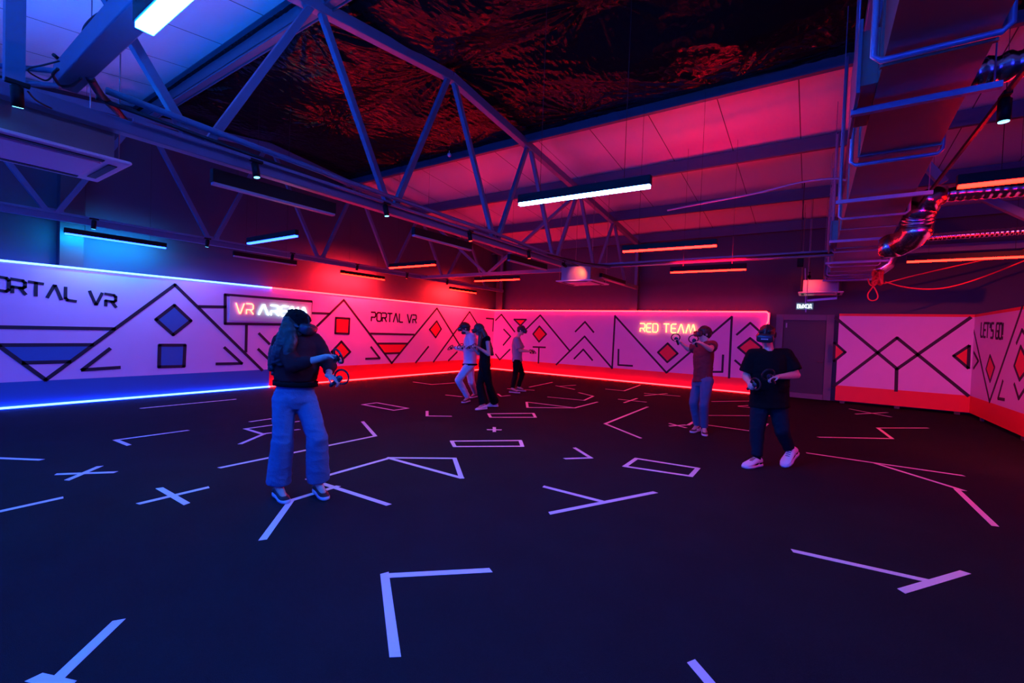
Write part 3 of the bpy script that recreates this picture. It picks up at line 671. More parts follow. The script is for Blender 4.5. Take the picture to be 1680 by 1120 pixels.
# ================================================================== SPIRAL AND FLEX DUCTS
def ribbed(pts, r, label, pitch=.06, amp=.012, name='flexible_duct', parent=None, m=M_SPIRAL, sub=6):
    P = [V(p) for p in pts]; Q = []; R = []
    L = 0
    dense = []
    for i in range(len(P)-1):
        p0 = P[max(i-1,0)]; p1 = P[i]; p2 = P[i+1]; p3 = P[min(i+2,len(P)-1)]
        n = max(4,int((p2-p1).length/(pitch/4)))
        for k in range(n):
            t = k/n; dense.append(.5*((2*p1)+(p2-p0)*t+(2*p0-5*p1+4*p2-p3)*t*t+(3*p1-p0-3*p2+p3)*t**3))
    dense.append(P[-1])
    for i,q in enumerate(dense):
        if i: L += (q-dense[i-1]).length
        Q.append(q); R.append(r+amp*math.cos(2*math.pi*L/pitch))
    o = MB().tube(Q, R, 20).build(name, m, origin=P[0], parent=None)
    if parent: adopt(parent, o)
    elif label: tag(o, label, 'air duct')
    return o
ribbed([(xr(4)-.1,4.15,3.34),(1.6,4.12,3.38),(4.0,4.1,3.4)], .085, 'flexible silver duct in the top right corner, lit blue', pitch=.09, amp=.012)
rt_ = thing('round_duct', 'shiny round duct with elbows and a cone dropping to the rectangular duct, right side', 'air duct', (1.2,7.3,3.3))
cz = fl(1545,318,3.3); 
ribbed([fl(1550,319,3.3), fl(1610,314,3.3), fl(1760,303,3.3)], .085, None, pitch=.07, amp=.004, parent=rt_, name='spiral_pipe')
e = [fl(1550,319,3.3), fl(1530,322,3.28), fl(1514,338,3.18)]
def elbow(ps, r, nm='elbow'):
    o = MB().tube(ps, r, 18).build(nm, M_SPIRAL); adopt(rt_, o)
Yd = fl(1545,318,3.3).y
g = lambda x,y,dy=0: ony(x,y,Yd+dy)
elbow([g(1552,319),g(1538,320),g(1524,326),g(1513,338)], [.10,.12,.14,.15])
ribbed([g(1514,337), g(1508,350,.1), g(1506,367,.15)], .15, None, pitch=.045, amp=.010, parent=rt_, name='flexible_section')
elbow([g(1506,365,.15),g(1505,378,.2),g(1494,390,.3),g(1472,402,.4)], .15)
o = MB().tube([g(1474,401,.4),g(1463,404,.45),g(1456,392,.5)], [.15,.17,.10], 18).build('cone', M_SPIRAL); adopt(rt_, o)
r3 = thing('round_duct', 'spiral duct leading right from the far elbow, red underneath', 'air duct', (1.3,10,3.3))
Y3 = fl(1505,390,3.4).y; g3 = lambda x,y: ony(x,y,Y3)
ribbed([g3(1500,391), g3(1600,384), g3(1760,373)], .062, None, pitch=.055, amp=.004, parent=r3, name='spiral_pipe')
Y4 = 11.5; g4 = lambda x,y: ony(x,y,Y4)
r4 = thing('round_duct', 'round duct elbow turning up into the far end of the rectangular duct', 'air duct', g4(1460,425))
adopt(r4, MB().tube([g4(1462,405),g4(1463,420),g4(1456,433),g4(1444,441),g4(1432,442)], .13, 18).build('elbow', M_SPIRAL))
# dark roller/beam crossing behind the duct on the right
tag(MB().bar(ony(1442,412,12.0), ony(1760,397,12.0), .10,.14).build('steel_rail', M_STEEL, origin=ony(1442,412,12)), 'grey steel rail crossing behind the round ducts on the right', 'rail')
tag(MB().bar(ony(1510,260,8.2), ony(1548,300,8.2), .10,.10).tube([ony(1514,264,8.2), V((ony(1514,264,8.2).x,8.2,roofz(8.2)+.20))], .012, 6).build('brace', M_STEEL, origin=ony(1510,260,8.2)), 'short slanting grey brace above the duct elbow', 'brace')
tag(MB().bar(ony(1600,318,9.2), ony(1700,362,9.2), .10,.10).build('brace', M_STEEL, origin=ony(1600,318,9.2)), 'long slanting grey brace at the right between two round ducts', 'brace')
# red cables and rope bundle at the far elbow
Yr = 11.2; G = lambda x,y: ony(x,y,Yr)
def spline(P, n=10):
    Q = []
    for i in range(len(P)-1):
        p0 = P[max(i-1,0)]; p1 = P[i]; p2 = P[i+1]; p3 = P[min(i+2,len(P)-1)]
        for k in range(n):
            t = k/n; Q.append(.5*((2*p1)+(p2-p0)*t+(2*p0-5*p1+4*p2-p3)*t*t+(3*p1-p0-3*p2+p3)*t**3))
    Q.append(P[-1]); return Q
def rcable(pix, label, r=.012): return tag(MB().tube(spline([G(*p) for p in pix]), r, 8).build('red_cable', M_REDCAB, origin=G(*pix[0])), label, 'cable')
rcable([(1452,462),(1480,470),(1515,474),(1550,472),(1590,462),(1640,444),(1690,424),(1760,400)], 'red cable sagging deepest from the far elbow to the right edge')
rcable([(1450,465),(1500,452),(1560,438),(1610,427),(1700,405)], 'straighter red cable from the far elbow up to the tube light')
rcable([(1424,457),(1427,466),(1434,471),(1440,484),(1438,491),(1431,493),(1425,490),(1424,482),(1430,473),(1436,464),(1434,452)], 'looped end of red cable hanging below the far elbow')
mb = MB(); rnd = random.Random(3)
for k in range(7):
    P = [G(1440+rnd.uniform(-9,9), 455+rnd.uniform(-12,12))+V((0,rnd.uniform(-.1,.1),0)) for _ in range(6)]
    mb.tube(spline(P+[P[0]],6), .02, 7)
tag(mb.build('cable_bundle', M_REDCAB, origin=G(1440,455)), 'knotted bundle of red cable at the far elbow', 'cable')
cb = [(1095,345,9.3),(1150,334,9.2),(1240,317,9.1),(1310,300,9.0),(1365,293,8.9),(1392,297,8.9)]
tag(MB().tube(spline([ony(x,y,Y) for x,y,Y in cb]), .018, 8).build('electrical_cable', M_PIPE, origin=ony(*cb[0])), 'blue-lit cable wavering across the pink ceiling between two purlins', 'cable')
p = ony(737,254,7.4); tag(MB().ell(p,(.045,.045,.045)).tube([p,p+V((0,0,.12))],.008).build('smoke_detector', M_ACW, origin=p), 'small pale round detector under the black film beside the middle truss', 'smoke detector')
p = ony(1313,431,12.0); mb = MB().box((p.x-.06,p.y-.05,p.z-.1),(p.x+.06,p.y+.05,p.z+.1)); sp_ = tag(mb.build('loudspeaker', M_BLACK, origin=p, bevel=.01), 'small black speaker box hanging above the exit sign', 'speaker')
adopt(sp_, MB().tube([p+V((0,0,.1)), p+V((0,0,roofz(12)+.2-p.z))], .012).build('bracket', M_STEELD))
P0_,P1_ = ony(1321,440,WB-.04), ony(1322,512,WB-.04); tag(MB().bar(P0_,P1_,.03,.03).build('cable_conduit', M_PIPE, origin=P0_), 'thin vertical conduit on the wall running down to the door frame', 'pipe')
P0_,P1_ = ony(1324,493,13.2), ony(1373,489,13.2); tag(MB().bar(P0_,P1_,.05,.05).tube([P0_,V((P0_.x,P0_.y,roofz(13.2)+.2))],.006,6).tube([P1_,V((P1_.x,P1_.y,roofz(13.2)+.2))],.006,6).build('steel_rail', M_PIPE, origin=P0_), 'short pale rail under the far red cassette above the door', 'rail')

# ================================================================== TAPE MARKS ON THE FLOOR
TW = .05
def tape(polys, label, w=TW):
    """polys: lists of floor points; every run is one strip of tape"""
    mb = MB(); k = 0
    for pix in polys:
        for a_,c_ in zip(pix[:-1], pix[1:]):
            a = fl(*a_[:2]); c = fl(*c_[:2]); d = (c-a).normalized(); n = V((-d.y,d.x,0)); k += 1
            z = .0015+.0004*k; e = w*.3; a2 = a-d*e; c2 = c+d*e
            sk = d*(.006 if k%2 else -.008)
            vs = [a2-n*w/2+sk, c2-n*w/2-sk, c2+n*w/2+sk, a2+n*w/2-sk]
            vs = [V((v.x,v.y,z-.0013)) for v in vs]+[V((v.x,v.y,z)) for v in vs]
            mb.add(vs, [(0,3,2,1),(4,5,6,7),(0,1,5,4),(1,2,6,5),(2,3,7,6),(3,0,4,7)])
    o = mb.build('floor_tape_mark', M_TAPE, origin=fl(*polys[0][0]))
    return tag(o, label, 'tape mark', 'tape marks on the carpet')
TM = [
 ([[(232,669.6),(386.3,654.8)]], 'straight tape line nearest the foot of the blue partition'),
 ([[(307.4,705.9),(190,721.7)],[(190,721.7),(211,730)]], 'long tape line with a short hooked end, nearer than the straight line'),
 ([[(-60,749),(66.4,754.2)]], 'tape line entering from the left edge, the higher of two'),
 ([[(94.3,777.8),(187,774.6)],[(111.4,787),(162.5,765.3)]], 'small tape cross farther left, beside the line at the left edge'),
 ([[(229.8,825.7),(339.9,799.7)],[(262.4,801),(305.5,826)]], 'tape cross with one long arm, left of the woman'),
 ([[(-60,852),(99.8,816.8)]], 'tape line entering from the left edge, the lower of two'),
 ([[(192,1020),(88,1119)],[(60,1112),(112,1124)]], 'blue-lit tape strip in the bottom left corner'),
 ([[(432,884),(478,820.6)],[(478,820.6),(553,797.8)]], 'bent tape line passing under the feet of the woman in jeans'),
 ([[(504.7,785.3),(636,827.5)]], 'tape strip running from the shoe of the woman toward the lower right'),
 ([[(534.4,780.6),(640,751)],[(636.6,750.9),(745.7,751.8)],[(745.7,751.8),(757,784)],[(757,784),(640,752)]], 'tape triangle with a tail in the middle of the floor'),
 ([[(411,691.6),(443.8,686.9)]], 'short tape line just left of the woman at hip height, topmost of its cluster'),
 ([[(402,703.4),(490,691)],[(403,703.4),(432.8,712.5)],[(394.7,728),(434,711.4)],[(434,711.4),(490,704.5)]], 'forked tape mark partly hidden by the legs of the woman'),
 ([[(362,767),(615.6,715)],[(615.6,715),(595,691.6)]], 'long tape line with a short return, passing behind the woman'),
 ([[(741,723.5),(853.5,722.5)],[(853.5,722.5),(857,732)],[(857,732),(746,732.5)],[(746,732.5),(741,723.5)]], 'long thin tape rectangle lit lavender, centre of the floor'),
 ([[(893.4,798.3),(992.8,823.8)],[(903.6,841.5),(1073.6,807.6)]], 'large Y shaped tape mark right of the centre'),
 ([[(943,734.7),(969.5,751)],[(969.5,751),(927.8,752.3)]], 'small arrowhead tape mark between the two rectangles'),
 ([[(1025,765),(1044,752)],[(1044,752),(1145,768)],[(1145,768),(1133,781)],[(1133,781),(1025,765)]], 'pink-lit tape rectangle in front of the man in the red shirt'),
 ([[(800.5,704.7),(821.4,705)],[(811,701),(811,708)]], 'tiny plus shaped tape mark in the centre'),
 ([[(700.7,674.3),(700.7,682.2)],[(700.7,682.2),(739.7,682.7)]], 'small L shaped tape mark left of the pair'),
 ([[(801.5,678.5),(874.8,677.8)],[(874.8,677.8),(878.5,684.5)],[(878.5,684.5),(805,684.5)],[(805,684.5),(801.5,678.5)]], 'red-lit tape rectangle right beside the feet of the woman in black'),
 ([[(594.8,663.6),(618,660.5)],[(618,660.5),(669,669.6)],[(669,669.6),(646,673)],[(646,673),(594.8,663.6)]], 'red-lit slanted tape rectangle between the woman in jeans and the pair'),
 ([[(678.4,626.5),(708.6,630.6)],[(708.6,630.6),(745.7,627.9)]], 'shallow bent tape line behind the man in white, near the left partition'),
 ([[(864,659.4),(865.5,668.3)],[(865.5,668.3),(943,669)],[(943,669),(980,659.4)],[(864,659.4),(943,669)]], 'red-lit tape wedge in front of the farthest man'),
 ([[(899,651),(958.4,656.6)],[(958.4,656.6),(973.3,649.7)],[(973.3,649.7),(950,644)]], 'red-lit hooked tape line just beyond the wedge'),
 ([[(1062.4,667.3),(992.8,695)],[(992.8,695),(1050.8,718.4)]], 'large sideways V of tape left of the man in the red shirt'),
 ([[(731.8,647.8),(757,650.5)]], 'short tape line at the shoes of the man in white'),
 ([[(1015,654.8),(1059.6,659.4)],[(1024,660.4),(1045,653.4)]], 'thin tape cross just beyond the large sideways V'),
 ([[(994,638),(1024,641)],[(1024,641),(1050,631.6)]], 'bent tape line nearest the far partition'),
 ([[(1057.8,645),(1115,649.7)],[(1057.8,648.8),(1094,645.5)]], 'narrow crossed tape lines behind the man in the red shirt, left of him'),
 ([[(868.8,634.8),(906,627)]], 'thin slanted tape line behind the farthest man'),
 ([[(833,637.5),(876,640)]], 'thin tape line at the heels of the farthest man'),
 ([[(817,646),(822,650)],[(822,650),(836,648.5)]], 'tiny hooked tape mark between the woman in black and the farthest man'),
 ([[(912,632.5),(942,638.5)],[(918,633.5),(944,631.6)]], 'narrow tape arrow in the far middle distance'),
 ([[(1098.8,694.6),(1124.5,701.4)],[(1098.8,698.8),(1124.5,697)]], 'small flat tape cross left of the shoes of the man in the red shirt'),
 ([[(1161.8,681.3),(1262,681.9)]], 'tape line running behind both men on the right, at knee height'),
 ([[(1129,697),(1141,690)],[(1160,697),(1231.4,706.8)],[(1246,706),(1259,695)]], 'long tape line from the red-shirted man to the legs of the man in black'),
 ([[(1168.8,658.5),(1236,657.6)]], 'faint tape line nearest the far partition between the two men on the right'),
 ([[(1212,666.5),(1236,668.8)],[(1212,666),(1236,664.5)]], 'short narrow tape arrow just left of the man in black'),
 ([[(1343.8,717),(1463.6,719.3)],[(1463.6,719.3),(1440.4,702)],[(1440.4,702),(1521.7,702)]], 'Z shaped tape mark in front of the lavender partition'),
 ([[(1325,743),(1440,760)],[(1440,760),(1578.8,780)],[(1436,760),(1579.7,804.3)],[(1570,803),(1632,862.3)]], 'long forked red-lit tape line at the right with a bent tail'),
 ([[(1303.4,904),(1524,953)],[(1481,969),(1582,939)]], 'large lavender T shaped tape mark at the lower right'),
 ([[(1137,1088),(1190,1150)]], 'tape strip cut by the bottom edge of the picture'),
 ([[(1394,670.6),(1461,683.6)],[(1404,679),(1455,676.6)]], 'faint tape cross at the foot of the lavender partition'),
 ([[(631,942),(648,1074)],[(632,944.5),(801.5,935.5)]], 'large blue-lit corner of tape in the foreground'),
]
for polys, lab in TM: tape(polys, lab, .052)
# ================================================================== PEOPLE
SKIN = mat('skin', (.62,.38,.29), .5)
M_LENS = mat('dark_visor', (.03,.03,.035), .25)
M_CTRL = mat('controller_plastic', (.02,.02,.022), .3)
def frame(fwd, up=(0,0,1)):
    f = V(fwd).normalized(); u = V(up); r = f.cross(u).normalized(); u = r.cross(f); return r, f, u   # right, forward, up
def basis(r, f, u, o):
    return Matrix(((r.x,f.x,u.x,o.x),(r.y,f.y,u.y,o.y),(r.z,f.z,u.z,o.z),(0,0,0,1)))
def hand(mb, wrist, d, palm, thumb, curl=1.0, k=1.0):
    """wrist point, d pointing to the fingers, palm = palm normal, thumb = side the thumb is on; fingers curl towards the palm"""
    d = V(d).normalized(); palm = V(palm); palm = (palm-palm.dot(d)*d).normalized(); s = V(thumb); s = (s-s.dot(d)*d-s.dot(palm)*palm).normalized()
    W = V(wrist)
    B = Matrix((s, d, palm)).transposed()
    mb.ell(W+d*.045*k, (.040*k,.052*k,.018*k), B, 14, 10)
    mb.cone(W-d*.01*k, W+d*.03*k, .025*k, .024*k)
    for i,(off,ln) in enumerate(((.030,.92),(.010,1.0),(-.010,.95),(-.029,.76))):
        b0 = W + d*(.080 if i in (1,2) else .074)*k + s*off*k
        p = b0; a = .55*curl+.08*i
        mb.cone(W+d*.03*k+s*off*.7*k, b0, .012*k, .0105*k, n=9)
        for j,L in enumerate((.040,.027,.022)):
            dr = d*math.cos(a) + palm*math.sin(a); q = p+dr*L*ln*k
            mb.cone(p, q, (.0098,.009,.0082)[j]*k, (.009,.0082,.0072)[j]*k, n=9); p = q; a += .85*curl
    t0 = W+d*.022*k+s*.030*k; t1 = t0+(s*.75+d*.62+palm*.35).normalized()*.036*k; t2 = t1+(d*.8+palm*.75*curl-s*.1).normalized()*.028*k
    mb.cone(W+d*.015*k+s*.012*k, t0, .016*k, .014*k, n=9); mb.cone(t0,t1,.0125*k,.0105*k,n=9); mb.cone(t1,t2,.0105*k,.0085*k,n=9)
    return W+d*.082*k+palm*.028*k, s, d, palm

def controller(pos, ax, up, label, k=1.0, m=None):
    """ring-topped hand controller: ax along the grip, up towards the face plate"""
    r, f, u = frame(ax, up); B = basis(r, f, u, V(pos)); m = m or M_CTRL
    root = thing('motion_controller', label, 'controller', pos, 'handheld motion controllers')
    def put(mb, n, mt): mb.xf(B); adopt(root, mb.build(n, mt))
    put(MB().cone((0,-.05*k,-.01*k),(0,.025*k,.0),.016*k,.019*k), 'grip', m)
    ring = [(0.058*k*math.cos(t), .055*k+.052*k*math.sin(t), .022*k+.016*k*math.sin(t)) for t in [2*math.pi*i/26 for i in range(26)]]
    put(MB().tube(ring, .0075*k, 8, close=True), 'tracking_ring', m)
    put(MB().ell((0,.03*k,.018*k),(.027*k,.030*k,.007*k)), 'face_plate', m)
    put(MB().cone((0,.032*k,.02*k),(0,.032*k,.034*k),.005*k,.008*k,n=10), 'thumbstick', M_BLACKM)
    return root

def headset(hc, f, u, label, m, logo=None, cap_back=False, k=1.0):
    r, f, u = frame(f, u); B = basis(r, f, u, V(hc))
    root = thing('virtual_reality_headset', label, 'headset', hc, 'headsets worn by the players')
    def put(mb, n, mt, **kw): mb.xf(B); adopt(root, mb.build(n, mt, **kw))
    # visor: rounded box bowed round the face
    secs = []
    for y,a,h in ((.072,.078,.040),(.085,.090,.048),(.125,.092,.050),(.150,.088,.046),(.162,.074,.036)):
        ring = []
        for i in range(28):
            t = 2*math.pi*i/28; c, s_ = math.cos(t), math.sin(t)
            x = a*math.copysign(abs(c)**.45, c); z = h*math.copysign(abs(s_)**.5, s_)
            ring.append((x*k, (y-.35*x*x/.09 *.3)*k, (z+.012)*k))
        secs.append(ring)
    vs = [p for g_ in secs for p in g_]; n = 28; fs = [(i*n+j, i*n+(j+1)%n, (i+1)*n+(j+1)%n, (i+1)*n+j) for i in range(len(secs)-1) for j in range(n)] + [tuple(range(n))[::-1], tuple((len(secs)-1)*n+j for j in range(n))]
    put(MB().add(vs, fs, 0, True), 'visor', m)
    band = [(.091*k*math.cos(t), (.0+.108*math.sin(t))*k, (.020-.018*math.sin(t))*k) for t in [2*math.pi*i/36 for i in range(36)]]
    put(MB().tube(band, .0105*k, 8, close=True), 'head_strap', M_BLACKM)
    top = [(0, .105*k*math.cos(t), (.015+.122*math.sin(t))*k) for t in [math.pi*i/16 for i in range(17)]]
    put(MB().tube(top, .009*k, 8), 'top_strap', M_BLACKM)
    put(MB().ell((0,-.108*k,.03*k),(.042*k,.018*k,.028*k)), 'rear_adjuster', m)
    for sx in (-1,1): put(MB().ell((sx*.094*k,.045*k,.012*k),(.012*k,.035*k,.016*k)), 'arm_hinge', m)
    if logo:
        P = MB()
        for i in range(7): P.box((-.036*k+i*.0105*k, .1625*k, .008*k),(-.036*k+i*.0105*k+.007*k, .1635*k, .019*k))
        put(P, 'front_lettering', logo)
    return root

def shoe(parent, heel, toe, up, m_up, m_sole, k=1.0, accent=None):
    h = V(heel); t = V(toe); L = (t-h).length; r, f, u = frame(t-h, up); B = basis(r, f, u, h); s = L/.29
    secs = []
    prof = [(-.012,.026,.050),(.0,.036,.085),(.03,.040,.098),(.07,.040,.100),(.11,.040,.088),(.16,.045,.070),(.21,.049,.055),(.25,.045,.044),(.28,.032,.034),(.292,.012,.024)]
    n = 18; vs = []; fs = []
    for y,wd,ht in prof:
        for j in range(n):
            a = 2*math.pi*j/n; c, sn = math.cos(a), math.sin(a)
            vs.append((wd*k*c*s, y*s, (.018 + (ht-.018)*(.5+.5*sn) if True else 0)*k*s))
    for i in range(len(prof)-1):
        for j in range(n): fs.append((i*n+j, i*n+(j+1)%n, (i+1)*n+(j+1)%n, (i+1)*n+j))
    fs += [tuple(range(n))[::-1], tuple((len(prof)-1)*n+j for j in range(n))]
    mb = MB().add(vs, fs, 0, True); mb.xf(B); sh = adopt(parent, mb.build('shoe', m_up))
    vs = []; fs = []; out = []
    for y,wd in ((-.02,.022),(-.008,.036),(.03,.043),(.08,.040),(.13,.042),(.19,.052),(.24,.050),(.28,.038),(.30,.016)): out.append((wd,y))
    loop = [(x*s*k, y*s) for x,y in out]+[(-x*s*k, y*s) for x,y in out[::-1]]; n = len(loop)
    vs = [(x*.96,y,.001) for x,y in loop]+[(x,y,.014*s) for x,y in loop]+[(x*.95,y,.030*s) for x,y in loop]
    fs = [tuple(range(n))[::-1], tuple(range(2*n,3*n))]+[(q*n+i, q*n+(i+1)%n, (q+1)*n+(i+1)%n, (q+1)*n+i) for q in (0,1) for i in range(n)]
    mb = MB().add(vs, fs, 0, True); mb.xf(B); so = mb.build('sole', m_sole); so.parent = sh
    mb = MB()
    for i in range(4): mb.tube([(-.024*s, (.105+.022*i)*s, (.090-.009*i)*s*k),(0, (.110+.022*i)*s, (.096-.009*i)*s*k),(.024*s, (.105+.022*i)*s, (.090-.009*i)*s*k)], .0035*s, 6)
    mb.xf(B); la = mb.build('laces', accent or m_sole); la.parent = sh
    if accent:
        mb = MB()
        for sx in (-1,1): mb.ell((sx*.040*s,.13*s,.045*s),(.008*s,.055*s,.018*s)); mb.ell((sx*.038*s,.03*s,.05*s),(.008*s,.03*s,.025*s))
        mb.xf(B); q = mb.build('side_overlay', accent); q.parent = sh
    return sh

def lerp(a, b, t): return a+(b-a)*t
def person(name, label, P0, J, hd, face, opts):
    """P0 ground point; J: joints (x, y, offset towards the viewer in metres)"""
    P0 = V(P0); vd = V((P0.x,P0.y,0)).normalized(); dist = math.hypot(P0.x,P0.y)
    def pt(q):
        r = ray(q[0], q[1]); t = (dist-q[2])/(r.x*vd.x+r.y*vd.y); return V((r.x*t, r.y*t, CAM_H+r.z*t))
    j = {k:pt(v) for k,v in J.items()}
    side = V((vd.y,-vd.x,0))          # picture right
    def dirv(q): return (side*q[0] - vd*q[1] + V((0,0,1))*q[2]).normalized()   # (right, towards viewer, up)
    for s_ in 'RL':
        if not opts.get('lift'+s_):
            h0, t0_ = fl(*J['o'+s_][:2]), fl(*J['t'+s_][:2]); d0 = (t0_-h0); ln = d0.length; d0.normalize(); want = .275*opts.get('k',1.0); m0 = (h0+t0_)/2
            j['o'+s_], j['t'+s_] = m0-d0*want/2, m0+d0*want/2; j['a'+s_] = j['o'+s_]+d0*.06+V((0,0,.105))
    k = opts.get('k',1.0); fat = opts.get('fat',1.0)
    root = thing(name, label, 'person', (P0.x,P0.y,0))
    F = dirv(face)
    sR, sL, hR, hL = j['sR'], j['sL'], j['hR'], j['hL']
    sm, hm = (sR+sL)/2, (hR+hL)/2
    rs = (sL-sR).normalized()*-1; rh = (hL-hR).normalized()*-1
    neck = j['neck'] if 'neck' in j else sm+V((0,0,.07*k))
    sw = max((sL-sR).length/2, .13*k)
    def torso(mb, e=0, bottom=-.10, puff=1.0, waist=1.0, top=True, lower=None):
        ups = (sm-hm); U = ups.normalized()
        def sec(t, wd, dp, zoff=0):
            c = lerp(hm, sm, t); r_ = lerp(rh, rs, max(0,min(1,t))).normalized(); f_ = U.cross(r_).normalized()*1
            return (c, r_, f_, (wd+e)*k*fat, (dp+e)*k*fat)
        S = []
        if lower is not None: S.append(sec(lower[0], *lower[1:]))
        S += [sec(bottom,.155,.105)] if lower is None else []
        S += [sec(*q_) for q_ in ((.0,.168*puff,.118),(.15,.160*puff,.112),(.35,.138*waist,.100*waist),(.55,.150*(1+(waist-1)*.6),.110*(1+(waist-1)*.5)),(.75,.168,.120),(.90,.175,.108),(.99,.165,.085)) if lower is None or q_[0] > lower[0]+.03]
        if top: S += [sec(1.06,.12,.07), sec(1.10,.07,.055)]
        mb.loft(S)
    # ---- head
    hc = pt(hd[0]); hf = dirv(hd[1]); hr, hf, hu = frame(hf, dirv(hd[2]) if len(hd) > 2 else (0,0,1))
    Bh = Matrix((hr,hf,hu)).transposed()
    H = lambda x,y,z: hc + hr*x*k + hf*y*k + hu*z*k
    body = MB()
    body.ell(H(0,-.008,.030), (.075*k,.094*k,.088*k), Bh, 24, 16)
    body.ell(H(0,.028,-.040), (.056*k,.062*k,.072*k), Bh, 20, 14)
    body.ell(H(0,.066,-.092), (.026*k,.022*k,.018*k), Bh, 12, 8)      # chin
    body.cone(H(0,.082,.012), H(0,.104,-.028), .009*k, .013*k)          # nose
    body.ell(H(0,.088,-.060), (.024*k,.010*k,.006*k), Bh, 12, 8); body.ell(H(0,.086,-.071), (.020*k,.010*k,.006*k), Bh, 12, 8)
    for s_ in (-1,1):
        body.ell(H(s_*.077,-.002,-.004), (.009*k,.018*k,.031*k), Bh, 12, 8)
        body.ell(H(s_*.030,.078,.022), (.014*k,.010*k,.010*k), Bh, 12, 8)
        body.cone(H(s_*.012,.088,.034), H(s_*.045,.078,.036), .007*k, .006*k, n=8)
    body.cone(neck-V((0,0,.05*k)), H(0,-.012,-.055), .060*k*opts.get('neckw',1), .052*k)
    torso(body)
    gr = {}
    aw = opts.get('arm',1.0)
    for s_ in 'RL':
        sh, el, wr = j['s'+s_], j['e'+s_], j['w'+s_]
        shi = sh
        body.cone(lerp(sm,sh,.45), shi, .062*k, .058*k); body.cone(shi, el, .052*k*aw, .039*k*aw); body.cone(el, wr, .041*k*aw, .026*k*aw, bulge=(.25,.005*k))
        hv = opts['hand'+s_]
        gr[s_] = hand(body, wr, dirv(hv[0]), dirv(hv[1]), dirv(hv[2]), hv[3] if len(hv) > 3 else 1.0, k*1.0)
        hp, kn, an = j['h'+s_], j['k'+s_], j['a'+s_]
        body.cone(hp, kn, .085*k*fat, .055*k*fat); body.cone(kn, an, .056*k*fat, .036*k, bulge=(.28,.010*k)); body.cone(an, lerp(an, j['t'+s_], .6), .036*k, .030*k)
    skin = opts.get('skin', SKIN)
    bo = remeshed(body, 'body', skin, None, .0065, 3); adopt(root, bo)
    # ---- trousers
    tr = MB(); e = opts.get('tr_e', .014); hem = opts.get('hem', (.062,.058)); kr = opts.get('knee_r', .070)
    up_ = lerp(hm, sm, opts.get('waist_t',.26)); U = (sm-hm).normalized(); fh = U.cross(rh).normalized()
    tr.loft([(lerp(hm,sm,-.14), rh, fh, .150*k*fat, .110*k*fat), (hm, rh, fh, (.172+e)*k*fat*opts.get('hipw',1), (.122+e)*k*fat), (lerp(hm,sm,.15), rh, fh, (.160+e)*k*fat, (.112+e)*k*fat), (up_, rh, fh, (.140+e)*k*fat, (.102+e)*k*fat)])
    for s_ in 'RL':
        hp, kn, an = j['h'+s_], j['k'+s_], j['a'+s_]; d = (an-kn); end = lerp(kn, an, opts.get('hem_t', .96))
        tr.cone(hp, kn, (.092+e)*k*fat, kr*k*fat)
        tr.cone(kn, lerp(kn,end,.5), kr*k*fat, (kr+hem[0])/2*k*fat)
        dn = d.normalized(); rr = rh - rh.dot(dn)*dn; rr.normalize(); ff = dn.cross(rr).normalized()
        tr.loft([(kn, rr, ff, kr*k, kr*k), (lerp(kn,end,.5), rr, ff, (kr+hem[0])/2*k, (kr+hem[1])/2*k), (lerp(kn,end,.97), rr, ff, hem[0]*k, hem[1]*k), (end, rr, ff, hem[0]*k*.97, hem[1]*k*.97)])
    to = remeshed(tr, opts.get('trname','trousers'), opts['trousers'], None, .008, 9, fold=.005*opts.get('folds',1), fscale=7); adopt(root, to)
    if opts.get('belt'):
        c = lerp(hm,sm,.285); mb = MB(); ring = [c+rh*((.168+e)*k*math.cos(t))+fh*((.126+e)*k*math.sin(t)) for t in [2*math.pi*i/32 for i in range(32)]]
        B_ = MB()
        for sec_ in (-.02,.02): pass
        vs = [p+U*dz for dz in (-.022,.022) for p in ring]; n = 32
        vs += [c+(p-c)*1.03+U*dz for dz in (-.022,.022) for p in ring]
        fs = [(i,(i+1)%n,n+(i+1)%n,n+i)[::-1] for i in range(n)]+[(2*n+i,2*n+(i+1)%n,3*n+(i+1)%n,3*n+i) for i in range(n)]+[(i,(i+1)%n,2*n+(i+1)%n,2*n+i) for i in range(n)]+[(n+i,3*n+i,3*n+(i+1)%n,n+(i+1)%n) for i in range(n)]
        bt = MB().add(vs, fs, 0, True).build('belt', opts['belt']); bt.parent = to
    # ---- top
    sp_ = MB(); e = opts.get('top_e', .014); lowt = opts.get('top_low', -.05); lw = opts.get('top_loww', (.165,.120))
    U = (sm-hm).normalized()
    torso(sp_, e, lower=(lowt,)+tuple(lw), puff=opts.get('puff',1.0), waist=opts.get('waist',1.1))
    for s_ in 'RL':
        sh, el, wr = j['s'+s_], j['e'+s_], j['w'+s_]
        sp_.cone(lerp(sm,sh,.45), sh, (.060+e)*k, (.056+e)*k)
        sl = opts.get('sleeve','short')
        if sl == 'short':
            end = lerp(sh, el, opts.get('sl_t',.78)); d = (end-sh).normalized(); a_ = d.orthogonal().normalized(); b_ = d.cross(a_)
            sp_.loft([(sh, a_, b_, (.056+e)*k, (.056+e)*k), (lerp(sh,end,.6), a_, b_, (.054+e*1.2)*k,(.054+e*1.2)*k), (end, a_, b_, (.056+e*1.3)*k,(.056+e*1.3)*k)])
        elif sl == 'long':
            end = lerp(el, wr, opts.get('cuff_t',.85)); ps = opts.get('sl_r', .058)
            sp_.cone(sh, el, (.052+e)*k, ps*k); sp_.cone(el, end, ps*k, opts.get('cuff_r',.040)*k, bulge=(.35,opts.get('sl_b',.0)*k))
        elif sl == 'tank': pass
    so = remeshed(sp_, opts.get('topname','shirt'), opts['top'], None, .008, 6, fold=.0055*opts.get('folds',1), fscale=6); adopt(root, so)
